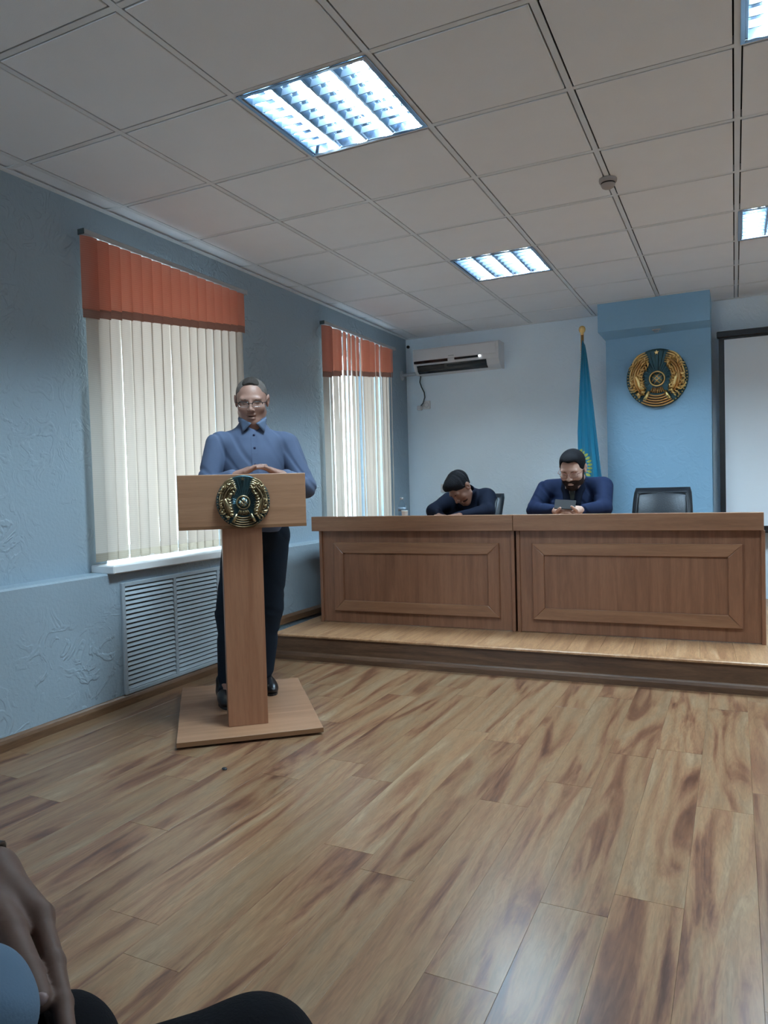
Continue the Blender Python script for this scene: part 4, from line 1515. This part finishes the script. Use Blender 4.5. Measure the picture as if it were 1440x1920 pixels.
for a, k_, n_ in ((hipL, knL, anL), (hipR, knR, anR)):
    body += [rc(a, k_, 0.070, 0.048, 0.04), rc(k_, n_, 0.046, 0.034, 0.03), rc(n_, n_ + V3(0, -0.08, -0.06), 0.032, 0.022, 0.03)]
body += hand(wrL, (0.80, -0.10, 0.36), (-0.36, -0.15, 0.85), -1, (0.05, 0.20, 0.15), 0.10, 0.98, (0.8, 0.5, 0.1))
body += hand(wrR, (-0.80, -0.10, 0.36), (0.36, -0.15, 0.85), 1, (0.05, 0.20, 0.15), 0.10, 0.98, (0.8, 0.5, 0.1))
obj('body', skin_mesh('body', body, 0.0032, 'skin'), sp_)
MB().ball(tuple(hd.p(0, -0.086, -0.0685)), (0.017, 0.008, 0.0048), 10, 6).build('mouth', 'mouth_dark', sp_, True)
brows(sp_, hd, 'brow', 0.0028)
glasses(sp_, hd, 'black_gloss', full=False, w=0.025, hh=0.0135, zc=-0.002)
# short hair: grey sides, dark top
hn = hd.R @ unit((0, 0.52, 0.85))
shell = [hd.E(0, 0.020, 0.040, 0.0785, 0.0965, 0.0815), hd.E(0, 0.0, 0.012, 0.0725, 0.078, 0.075, 0.02),
         cut(hd.E(0, -0.080, 0.058, 0.060, 0.055, 0.040, 0.010)), keep(-hn, -(hn @ hd.p(0, 0.0, 0.026)), 0.004)]
obj('hair', skin_mesh('hair', shell, 0.003, 'hair_grey'), sp_)
top_h = [hd.E(0, 0.005, 0.062, 0.056, 0.086, 0.0640), cut(hd.E(0, -0.092, 0.092, 0.085, 0.040, 0.020, 0.010)), keep(hd.R @ V3(0, 0, -1), -((hd.R @ V3(0, 0, 1)) @ hd.p(0, 0, 0.090)), 0.004)]
obj('hair_top', skin_mesh('hair_top', top_h, 0.003, 'hair_top'), sp_)
# shirt
sh_ = [el((cx, 0.505, 1.30), (0.172, 0.130, 0.195), None), el((cx, 0.490, 1.06), (0.166, 0.150, 0.22), None, 0.08), rc((cx - 0.165, 0.505, 1.415), (cx + 0.165, 0.505, 1.412), 0.062, 0.062, 0.05),
       rc((cx, 0.50, 1.46), (cx, 0.485, 1.515), 0.085, 0.070, 0.05)]
arm_ = []
for s_, e_, w_ in ((shL, elL, wrL), (shR, elR, wrR)):
    sh_ += [rc(s_ + V3(0, 0, -0.022), e_, 0.063, 0.058, 0.008), rc(e_, e_ + 0.95 * (w_ - e_), 0.056, 0.040, 0.02)]
sh_ += [keep((0, 0, -1), -0.93), cut(rc((cx, 0.475, 1.50), (cx, 0.455, 1.62), 0.058, 0.075, 0.006)), cut(rc((cx, 0.36, 1.455), (cx, 0.40, 1.55), 0.012, 0.055, 0.006))]
shirt_sdf = sh_
shirt = obj('shirt', skin_mesh('shirt', sh_, 0.004, 'shirt_blue', folds(0.0055, 75, 1.0, (0.8, 0.3, 0.5))), sp_)
def front_y(prims, x_, z_, y0=0.2, y1=0.6):
    ys_ = np.linspace(y0, y1, 400)
    dv = ev(prims, np.stack([np.full(400, x_), ys_, np.full(400, z_)], 1))
    i_ = np.argmax(dv < 0)
    return ys_[i_]
pk = MB()
zz = [1.05 + 0.03 * q for q in range(14)]
rowv = []
for z_ in zz:
    yv = front_y(sh_, cx, z_) - 0.0035
    rowv.append([(cx - 0.016, yv + 0.0005, z_), (cx + 0.016, yv + 0.0005, z_), (cx + 0.016, yv + 0.014, z_), (cx - 0.016, yv + 0.014, z_)])
for q in range(len(rowv) - 1):
    pk.add(rowv[q] + rowv[q + 1], [(0, 1, 5, 4), (1, 2, 6, 5), (2, 3, 7, 6), (3, 0, 4, 7)])
pk.build('placket', 'shirt_blue', shirt)
for z_ in (1.447, 1.378, 1.290, 1.20):
    yv = front_y(sh_, cx, z_) - 0.004
    MB().lathe([(0.0062, 0.0), (0.0066, 0.002), (0.004, 0.003)], 10, c=(cx, yv, z_), axis='Y').build('button', 'button_navy', shirt, True)
for sg in (-1, 1):
    flap_sdf = [p_ for p_ in sh_ if p_[0] not in ('-', 'hs')] + [rc((cx, 0.478, 1.45), (cx, 0.462, 1.575), 0.080, 0.068, 0.03)]
    A0, B0, C0 = (0.074, 1.545), (0.056, 1.462), (0.012, 1.508)
    c_, m_ = MB(), 5
    lay = []
    for th_0 in (0.001, 0.006):
        ids = {}
        for q in range(m_ + 1):
            for w_ in range(m_ + 1 - q):
                u_, v_ = q / m_, w_ / m_
                x_ = cx + sg * (A0[0] + (B0[0] - A0[0]) * u_ + (C0[0] - A0[0]) * v_)
                z_ = A0[1] + (B0[1] - A0[1]) * u_ + (C0[1] - A0[1]) * v_
                ids[(q, w_)] = len(c_.v)
                c_.v.append((x_, front_y(flap_sdf, x_, z_, 0.25, 0.62) - th_0, z_))
        lay.append(ids)
        for q in range(m_):
            for w_ in range(m_ - q):
                c_.f.append((ids[(q, w_)], ids[(q + 1, w_)], ids[(q, w_ + 1)]))
                if w_ < m_ - q - 1:
                    c_.f.append((ids[(q + 1, w_)], ids[(q + 1, w_ + 1)], ids[(q, w_ + 1)]))
    rim_ = [(q, 0) for q in range(m_)] + [(m_ - q, q) for q in range(m_)] + [(0, m_ - q) for q in range(m_)]
    for a_, b_ in zip(rim_, rim_[1:] + rim_[:1]):
        c_.f.append((lay[0][a_], lay[0][b_], lay[1][b_], lay[1][a_]))
    c_.build('collar', 'shirt_blue_light', shirt, True)
band = MB()
pts = []
for q in range(15):
    a = math.radians(-55 + (290 * q / 14)) - math.radians(0)
    a = math.radians(-60 + 300 * q / 14)
    pts.append((cx + 0.066 * math.cos(a + 0.0), 0.470 + 0.062 * math.sin(a), 1.538 + 0.012 * math.sin(a)))
band.tube(pts, 0.011, 8, flat=1.9)
band.build('collar_band', 'shirt_blue_light', shirt, True)
tr_ = [el((cx + 0.005, 0.525, 0.93), (0.172, 0.125, 0.15), None)]
for a, k_, n_ in ((hipL, knL, anL), (hipR, knR, anR)):
    tr_ += [rc(a, k_, 0.092, 0.072, 0.03), rc(k_, n_ + V3(0, 0, -0.05), 0.068, 0.052, 0.03)]
tr_ += [keep((0, 0, 1), 1.0), keep((0, 0, -1), -(BZ + 0.022))]
obj('trousers', skin_mesh('trousers', tr_, 0.0045, 'denim_dark', folds(0.008, 34, 2.0)), sp_)
shoe(sp_, -0.095, 0.425, BZ, 0.10)
shoe(sp_, 0.140, 0.605, BZ, 0.12)

# ---------- bearded man in the suit, looking at his phone
m3 = thing('person', 'seated bearded man in a navy suit looking down at his phone', 'person', (2.02, 3.10, 0))
ox = 0.0
h3 = Head((0.035, -0.100, 1.250), rotm(math.radians(27), 0, math.radians(-6)), 1.06, 1.05)
shL, shR = V3(-0.195, 0.055, 1.105), V3(0.225, 0.055, 1.115)
elL, elR = V3(-0.245, -0.115, 0.955), V3(0.252, -0.125, 0.960)
wrL, wrR = V3(-0.030, -0.345, 0.955), V3(0.125, -0.340, 0.955)
body = h3.prims(0.0, 1.12)
body += [rc((0.015, 0.03, 1.10), (0.03, -0.045, 1.20), 0.070, 0.066, 0.03), el((0.015, 0.06, 0.98), (0.16, 0.10, 0.17), None, 0.05), el((0.01, 0.09, 0.78), (0.15, 0.12, 0.17), None, 0.05), rc(shL, shR, 0.045, 0.045, 0.05)]
for s_, e_, w_ in ((shL, elL, wrL), (shR, elR, wrR)):
    body += [rc(s_, e_, 0.048, 0.040, 0.03), rc(e_, w_, 0.038, 0.028, 0.03)]
for g in (-1, 1):
    body += [rc((g * 0.09, 0.10, 0.70), (g * 0.12, -0.30, 0.68), 0.08, 0.055, 0.04), rc((g * 0.12, -0.30, 0.68), (g * 0.12, -0.28, 0.28), 0.052, 0.036, 0.03), rc((g * 0.12, -0.28, 0.28), (g * 0.12, -0.36, 0.215), 0.034, 0.022, 0.02)]
body += hand(wrL, (0.75, -0.45, 0.10), (-0.30, -0.55, 0.75), -1, (0.35, 0.55, 0.4), 0.05, 1.0, (0.55, 0.5, 0.6))
body += hand(wrR, (-0.75, -0.45, 0.12), (0.30, -0.55, 0.75), 1, (0.35, 0.55, 0.4), 0.05, 1.0, (0.40, 0.55, 0.75))
obj('body', skin_mesh('body', body, 0.0036, 'skin_pale'), m3)
brows(m3, h3, 'hair_black', 0.0036)
glasses(m3, h3, 'lip', full=True, w=0.024, hh=0.017)
hn = h3.R @ unit((0, 0.50, 0.86))
shell = [h3.E(0, 0.022, 0.046, 0.0835, 0.102, 0.088), h3.E(0, 0.008, 0.0, 0.0775, 0.078, 0.085, 0.02), h3.E(0, -0.055, 0.100, 0.052, 0.045, 0.028, 0.03),
         cut(h3.E(-0.026, -0.098, 0.052, 0.050, 0.065, 0.046, 0.008)), cut(h3.E(0.030, -0.098, 0.048, 0.050, 0.065, 0.042, 0.008)), cut(h3.E(0, -0.10, 0.02, 0.07, 0.06, 0.05, 0.008)),
         keep(-hn, -(hn @ h3.p(0, 0.0, -0.006)), 0.004)]
obj('hair', skin_mesh('hair', shell, 0.0034, 'hair_black'), m3)
bn = h3.R @ unit((0, -0.50, 0.90))
beard = [h3.E(0, -0.034, -0.060, 0.0700, 0.0600, 0.0640), h3.E(0, -0.068, -0.106, 0.040, 0.028, 0.028, 0.02),
         h3.C((-0.066, -0.006, -0.01), (-0.050, -0.03, -0.08), 0.013, 0.018, 0.02), h3.C((0.066, -0.006, -0.01), (0.050, -0.03, -0.08), 0.013, 0.018, 0.02),
         h3.E(0, -0.088, -0.056, 0.030, 0.0125, 0.010, 0.012), keep(bn, bn @ h3.p(0, -0.088, -0.044), 0.008), cut(h3.E(0, -0.108, -0.0685, 0.019, 0.020, 0.0080, 0.004))]
obj('beard', skin_mesh('beard', beard, 0.0034, 'beard_brown'), m3)
jk = [el((0.015, 0.075, 0.95), (0.205, 0.150, 0.22), None), el((0.01, 0.10, 0.75), (0.20, 0.165, 0.18), None, 0.06), rc((-0.13, 0.06, 1.115), (0.16, 0.06, 1.12), 0.068, 0.068, 0.05), rc((0.015, 0.055, 1.13), (0.025, 0.0, 1.175), 0.092, 0.080, 0.04)]
for s_, e_, w_ in ((shL, elL, wrL), (shR, elR, wrR)):
    jk += [rc(s_, e_, 0.074, 0.062, 0.03), rc(e_, e_ + 0.86 * (w_ - e_), 0.060, 0.042, 0.02)]
jk += [cut(rc((0.03, -0.060, 1.20), (0.045, -0.075, 1.30), 0.054, 0.09, 0.006)), cut(rc((0.02, -0.115, 0.95), (0.025, -0.100, 1.20), 0.004, 0.034, 0.006)), keep((0, 0, -1), -0.60)]
jack = obj('jacket', skin_mesh('jacket', jk, 0.0045, 'navy_suit', folds(0.010, 30, 4.0, (0.7, 0.2, 0.6))), m3)
jack_in = [p_ for p_ in jk if p_[0] not in ('-', 'hs')]
ins_ = [el((0.015, 0.060, 0.98), (0.16, 0.124, 0.20), None), rc((0.02, 0.02, 1.08), (0.028, -0.02, 1.165), 0.074, 0.066, 0.04)]
sh3 = obj('shirt', skin_mesh('shirt', ins_, 0.0045, 'shirt_white'), m3)
for sg in (-1, 1):
    q = [V3(0.025 + sg * 0.052, -0.062, 1.175), V3(0.022 + sg * 0.042, -0.100, 1.105), V3(0.022 + sg * 0.012, -0.105, 1.125), V3(0.025 + sg * 0.02, -0.098, 1.155)]
    off = V3(0, -0.005, 0.002)
    c_ = MB().add([tuple(p) for p in q] + [tuple(p + off) for p in q], [(0, 1, 2, 3), (7, 6, 5, 4), (0, 4, 5, 1), (1, 5, 6, 2), (2, 6, 7, 3), (3, 7, 4, 0)])
    c_.build('collar', 'shirt_white', sh3)
for sg in (-1, 1):
    lp = MB()
    rows_ = 7
    lay_sdf = jack_in + ins_
    for q in range(rows_):
        f_ = q / (rows_ - 1)
        z_ = 1.172 - 0.20 * f_
        xi, xo = 0.036 * (1 - f_) + 0.004, 0.088 - 0.03 * f_ + (0.012 if q == 2 else 0)
        for x_ in (xi, (xi + xo) / 2, xo):
            yv = front_y(lay_sdf, 0.023 + sg * x_, z_, -0.35, 0.2)
            lp.v += [(0.023 + sg * x_, yv - 0.009, z_), (0.023 + sg * x_, yv + 0.004, z_)]
    for q in range(rows_ - 1):
        a_, b_ = q * 6, (q + 1) * 6
        lp.f += [(a_, a_ + 2, b_ + 2, b_), (a_ + 2, a_ + 4, b_ + 4, b_ + 2), (a_ + 1, b_ + 1, b_ + 3, a_ + 3), (a_ + 3, b_ + 3, b_ + 5, a_ + 5), (a_, b_, b_ + 1, a_ + 1), (a_ + 4, a_ + 5, b_ + 5, b_ + 4)]
    e_ = (rows_ - 1) * 6
    lp.f += [(0, 1, 3, 2), (2, 3, 5, 4), (e_, e_ + 2, e_ + 3, e_ + 1), (e_ + 2, e_ + 4, e_ + 5, e_ + 3)]
    lp.build('lapel', 'navy_dark', jack, True)
tie = MB()
tp = []
for z_, w_ in ((1.135, 0.016), (1.11, 0.011), (1.04, 0.021), (0.95, 0.030), (0.88, 0.034)):
    yv = front_y(ins_, 0.022, z_, -0.3, 0.2) if z_ < 1.12 else front_y(ins_, 0.022, 1.12, -0.3, 0.2)
    tp.append([(0.022 - w_, yv - 0.004, z_), (0.022 + w_, yv - 0.004, z_), (0.022 + w_, yv + 0.006, z_), (0.022 - w_, yv + 0.006, z_)])
for q in range(len(tp) - 1):
    tie.add(tp[q] + tp[q + 1], [(0, 1, 5, 4), (1, 2, 6, 5), (2, 3, 7, 6), (3, 0, 4, 7)])
tie.build('necktie', 'tie_dark', m3)
tr_ = []
for g in (-1, 1):
    tr_ += [rc((g * 0.09, 0.11, 0.715), (g * 0.12, -0.30, 0.69), 0.095, 0.072, 0.03), rc((g * 0.12, -0.30, 0.69), (g * 0.12, -0.28, 0.235), 0.068, 0.058, 0.03)]
obj('trousers', skin_mesh('trousers', tr_, 0.006, 'navy_dark'), m3)
for g in (-1, 1):
    shoe(m3, g * 0.12, -0.30, PH, 0)
ph = thing('phone', 'black smartphone held by the bearded man', 'phone', (2.02 + 0.044, 3.10 - 0.435, 0.985), math.radians(4))
ph.rotation_euler = (math.radians(-28), math.radians(4), math.radians(4))
MB().box(-0.072, 0.072, -0.005, 0.005, -0.020, 0.052, 0.003).build('case', 'black_plastic', ph)
MB().box(-0.068, 0.068, 0.005, 0.0058, -0.016, 0.048).build('screen', 'black_gloss', ph)

# ---------- man with his head bowed
m2 = thing('person', 'seated man in a dark navy sweater with his head bowed low', 'person', (1.175, 3.06, 0), 0.0)
h2 = Head((0.050, -0.185, 1.130), rotm(math.radians(52), math.radians(-10), math.radians(-24)), 1.0, 1.0)
shL, shR = V3(-0.120, 0.02, 1.030), V3(0.190, 0.05, 1.055)
elL, elR = V3(-0.190, -0.14, 0.955), V3(0.235, -0.10, 0.950)
wrL, wrR = V3(-0.090, -0.26, 0.922), V3(0.07, -0.24, 0.922)
body = h2.prims(0.0, 1.0)
body += [rc((0.03, 0.01, 1.06), (0.050, -0.10, 1.105), 0.060, 0.058, 0.03), el((0.01, 0.06, 0.94), (0.15, 0.10, 0.15), None, 0.05), el((0.0, 0.10, 0.77), (0.14, 0.11, 0.16), None, 0.05), rc(shL, shR, 0.042, 0.042, 0.05)]
for s_, e_, w_ in ((shL, elL, wrL), (shR, elR, wrR)):
    body += [rc(s_, e_, 0.045, 0.038, 0.03), rc(e_, w_, 0.036, 0.026, 0.03)]
for g in (-1, 1):
    body += [rc((g * 0.09, 0.11, 0.70), (g * 0.11, -0.30, 0.68), 0.075, 0.052, 0.04), rc((g * 0.11, -0.30, 0.68), (g * 0.11, -0.27, 0.28), 0.05, 0.035, 0.03), rc((g * 0.11, -0.27, 0.28), (g * 0.11, -0.35, 0.215), 0.034, 0.022, 0.02)]
body += hand(wrL, (0.6, -0.8, -0.03), (0.1, 0.1, 1), -1, (0.03, 0.05, 0.05), 0.10, 1.0, (0.6, 0.7, -0.1))
body += hand(wrR, (-0.6, -0.8, -0.03), (-0.1, 0.1, 1), 1, (0.03, 0.05, 0.05), 0.10, 1.0, (0.6, 0.7, -0.1))
obj('body', skin_mesh('body', body, 0.0038, 'skin_tan'), m2)
brows(m2, h2, 'hair_black', 0.0042)
hn = h2.R @ unit((0, 0.42, 0.90))
shell = [h2.E(0, 0.022, 0.048, 0.084, 0.104, 0.090), h2.E(0, 0.01, 0.0, 0.076, 0.082, 0.085, 0.02), h2.E(0, -0.045, 0.095, 0.060, 0.055, 0.040, 0.03),
         cut(h2.E(0, -0.118, 0.040, 0.075, 0.060, 0.042, 0.010)), keep(-hn, -(hn @ h2.p(0, 0.0, 0.004)), 0.004)]
obj('hair', skin_mesh('hair', shell, 0.0034, 'hair_black', folds(0.006, 120, 0.5, (0.2, 1, 0.4))), m2)
bn = h2.R @ unit((0, -0.50, 0.90))
bd2 = [h2.E(0, -0.034, -0.060, 0.0605, 0.0555, 0.0610), h2.E(0, -0.067, -0.105, 0.031, 0.024, 0.023, 0.02),
       keep(bn, bn @ h2.p(0, -0.088, -0.045), 0.008), cut(h2.E(0, -0.108, -0.0685, 0.021, 0.020, 0.0090, 0.004))]
obj('beard', skin_mesh('beard', bd2, 0.0034, 'beard_brown'), m2)
sw_ = [el((0.01, 0.07, 0.92), (0.190, 0.140, 0.19), None), el((0.0, 0.10, 0.74), (0.185, 0.150, 0.17), None, 0.06), rc((-0.09, 0.03, 1.03), (0.155, 0.05, 1.055), 0.066, 0.066, 0.05), rc((0.04, 0.02, 1.055), (0.055, -0.04, 1.09), 0.088, 0.072, 0.04)]
for s_, e_, w_ in ((shL, elL, wrL), (shR, elR, wrR)):
    sw_ += [rc(s_, e_, 0.070, 0.058, 0.03), rc(e_, e_ + 1.28 * (w_ - e_), 0.056, 0.030, 0.02)]
sw_ += [cut(rc((0.055, -0.055, 1.10), (0.05, -0.15, 1.15), 0.060, 0.075, 0.006)), keep((0, 0, -1), -0.60)]
swt = obj('sweater', skin_mesh('sweater', sw_, 0.0045, 'navy_dark', folds(0.010, 30, 7.0, (0.7, 0.2, 0.6))), m2)
pts = []
for q in range(17):
    a = 2 * math.pi * q / 16
    pts.append((0.052 + 0.066 * math.cos(a), -0.05 + 0.058 * math.sin(a), 1.098 + 0.022 * math.sin(a)))
MB().tube(pts, 0.013, 8, cap=False, flat=1.6).build('collar', 'navy_dark', swt, True)
tr_ = []
for g in (-1, 1):
    tr_ += [rc((g * 0.09, 0.11, 0.715), (g * 0.11, -0.30, 0.69), 0.092, 0.070, 0.03), rc((g * 0.11, -0.30, 0.69), (g * 0.11, -0.27, 0.235), 0.066, 0.056, 0.03)]
obj('trousers', skin_mesh('trousers', tr_, 0.006, 'navy_dark'), m2)
for g in (-1, 1):
    shoe(m2, g * 0.11, -0.29, PH, 0)

# ---------- the neighbour in the near left corner: hand over the knee, dark trousers
nb = thing('person', 'seated person at the lower left corner, hand resting over dark knees', 'person', (0, 0, 0))
W_ = V3(2.262, -1.785, 0.668)
hipL, hipR = V3(2.10, -2.19, 0.545), V3(2.30, -2.28, 0.545)
knL, knR = V3(2.440, -1.850, 0.518), V3(2.658, -1.775, 0.528)
anL, anR = V3(2.43, -1.80, 0.12), V3(2.66, -1.78, 0.12)
neck = V3(2.10, -2.24, 1.12)
hn_ = Head((2.13, -2.20, 1.33), rotm(math.radians(10), 0, math.radians(-40)), 1.0)
shL, shR = V3(1.98, -2.10, 1.03), V3(2.24, -2.36, 1.03)
elL, elR = V3(1.98, -1.92, 0.78), V3(2.468, -1.961, 0.659)
wrR = V3(2.40, -2.12, 0.56)
body = hn_.prims()
body += [rc(neck, hn_.c + V3(0, 0, -0.08), 0.06, 0.055, 0.03), rc(V3(2.15, -2.24, 0.62), V3(2.11, -2.24, 1.0), 0.13, 0.12, 0.05), rc(shL, shR, 0.045, 0.045, 0.05),
         rc(shL, elL, 0.045, 0.038, 0.03), rc(elL, W_, 0.038, 0.027, 0.02), rc(shR, elR, 0.045, 0.038, 0.03), rc(elR, wrR, 0.036, 0.026, 0.02)]
for a, k_, n_ in ((hipL, knL, anL), (hipR, knR, anR)):
    body += [rc(a, k_, 0.07, 0.05, 0.03), rc(k_, n_, 0.048, 0.034, 0.03), rc(n_, n_ + V3(0.05, 0.06, -0.07), 0.034, 0.022, 0.02)]
# left hand draped over: index beyond, thumb nearer, the other fingers behind the index
kn = [V3(2.377, -1.806, 0.650)]
vw = unit((-0.749, 0.574, -0.50))
kn += [kn[0] + vw * 0.020 * q + V3(-0.004, -0.002, -0.003) * q for q in (1, 2, 3)]
for i, q in enumerate(kn):
    body.append(rc(W_ + vw * 0.008 * (i - 1), q, 0.0215, 0.0150, 0.02))
idx_ = [kn[0], V3(2.443, -1.842, 0.634), V3(2.491, -1.872, 0.622), V3(2.522, -1.893, 0.616)]
for i in range(4):
    o_ = kn[i] - kn[0] + V3(0.002, 0.0, -0.002) * i
    sc_ = (1.0, 1.06, 1.0, 0.82)[i]
    pr_ = [kn[0] + (q - kn[0]) * sc_ + o_ for q in idx_]
    for j in range(3):
        body.append(rc(pr_[j], pr_[j + 1], 0.0125 - 0.001 * j, 0.0115 - 0.0012 * j, 0.012 if j == 0 else 0.006))
th_ = [V3(2.300, -1.818, 0.660), V3(2.378, -1.848, 0.655), V3(2.440, -1.873, 0.640), V3(2.476, -1.886, 0.631)]
for j, (ra, rb) in enumerate(((0.024, 0.0195), (0.0185, 0.0165), (0.016, 0.0120))):
    body.append(rc(th_[j], th_[j + 1], ra, rb, 0.012 if j == 0 else 0.004))
body += hand(wrR, unit(V3(-0.10, -0.10, -0.06)), V3(0.2, -0.3, 0.9), -1, (0.4, 0.5, 0.3), 0.05)
obj('body', skin_mesh('body', body, 0.0026, 'skin_near'), nb)
nl = MB().ball((0, 0, 0), (0.0085, 0.0065, 0.003), 10, 6).build('thumbnail', 'nail', nb, True)
nail_up = unit((0.650, -0.494, 0.519))
nl.location = tuple(th_[3] + nail_up * 0.0118 - unit(th_[3] - th_[2]) * 0.002)
zq = Vector(tuple(nail_up)).to_track_quat('Z', 'Y')
nl.rotation_euler = zq.to_euler()
wt = MB()
ax = unit(W_ - elL)
up_ = unit(np.cross(ax, V3(0, 0, 1)))
vp_ = np.cross(up_, ax)
wc = W_ - ax * 0.012
wt.tube([tuple(wc + 0.0345 * (math.cos(2 * math.pi * q / 20) * up_ + math.sin(2 * math.pi * q / 20) * vp_)) for q in range(21)], 0.004, 6, cap=False, flat=2.4)
wt.build('wrist_strap', 'black_plastic', nb, True)
tr_ = []
for a, k_, n_ in ((hipL, knL, anL), (hipR, knR, anR)):
    tr_ += [rc(a, k_, 0.095, 0.072, 0.02), rc(k_, n_ + V3(0, 0, -0.04), 0.070, 0.060, 0.02)]
tr_ += [rc(hipL, hipR, 0.095, 0.095, 0.04)]
obj('trousers', skin_mesh('trousers', tr_, 0.005, 'trousers_black', folds(0.006, 40, 3.0)), nb)
st_ = [rc(V3(2.16, -2.24, 0.58), V3(2.11, -2.24, 1.0), 0.150, 0.140, 0.05), rc(shL, shR, 0.065, 0.065, 0.04), rc(shL, elL, 0.066, 0.056, 0.02), rc(elL, elL + 0.75 * (W_ - elL), 0.054, 0.042, 0.02),
       rc(shR, elR, 0.066, 0.060, 0.02), rc(elR, elR + 0.80 * (wrR - elR), 0.060, 0.050, 0.02)]
obj('shirt', skin_mesh('shirt', st_, 0.0045, 'shirt_pale', folds(0.005, 34, 5.0)), nb)
obj('hair', skin_mesh('hair', [hn_.E(0, 0.022, 0.046, 0.082, 0.10, 0.088), keep(-(hn_.R @ unit((0, 0.5, 0.86))), -((hn_.R @ unit((0, 0.5, 0.86))) @ hn_.p(0, 0, 0.01)))], 0.006, 'hair_black'), nb)
for an, yw in ((anL, -0.5), (anR, -0.4)):
    shoe(nb, an[0] + 0.02, an[1] + 0.03, 0.0, math.pi + yw)
ch = thing('audience_chair', 'chair under the seated person at the lower left corner, out of view', 'chair', (2.15, -2.26, 0), math.radians(-40))
MB().box(-0.22, 0.22, -0.22, 0.23, 0.40, 0.44, 0.012).build('seat', 'black_leather', ch)
MB().box(-0.21, 0.21, -0.26, -0.235, 0.55, 0.86, 0.010).build('backrest', 'black_leather', ch)
for sx in (-0.19, 0.19):
    for sy in (-0.24, 0.20):
        MB().tube([(sx, sy, 0.0), (sx, sy, 0.41 if sy > 0 else 0.84)], 0.011, 8).build('leg', 'chrome', ch, True)
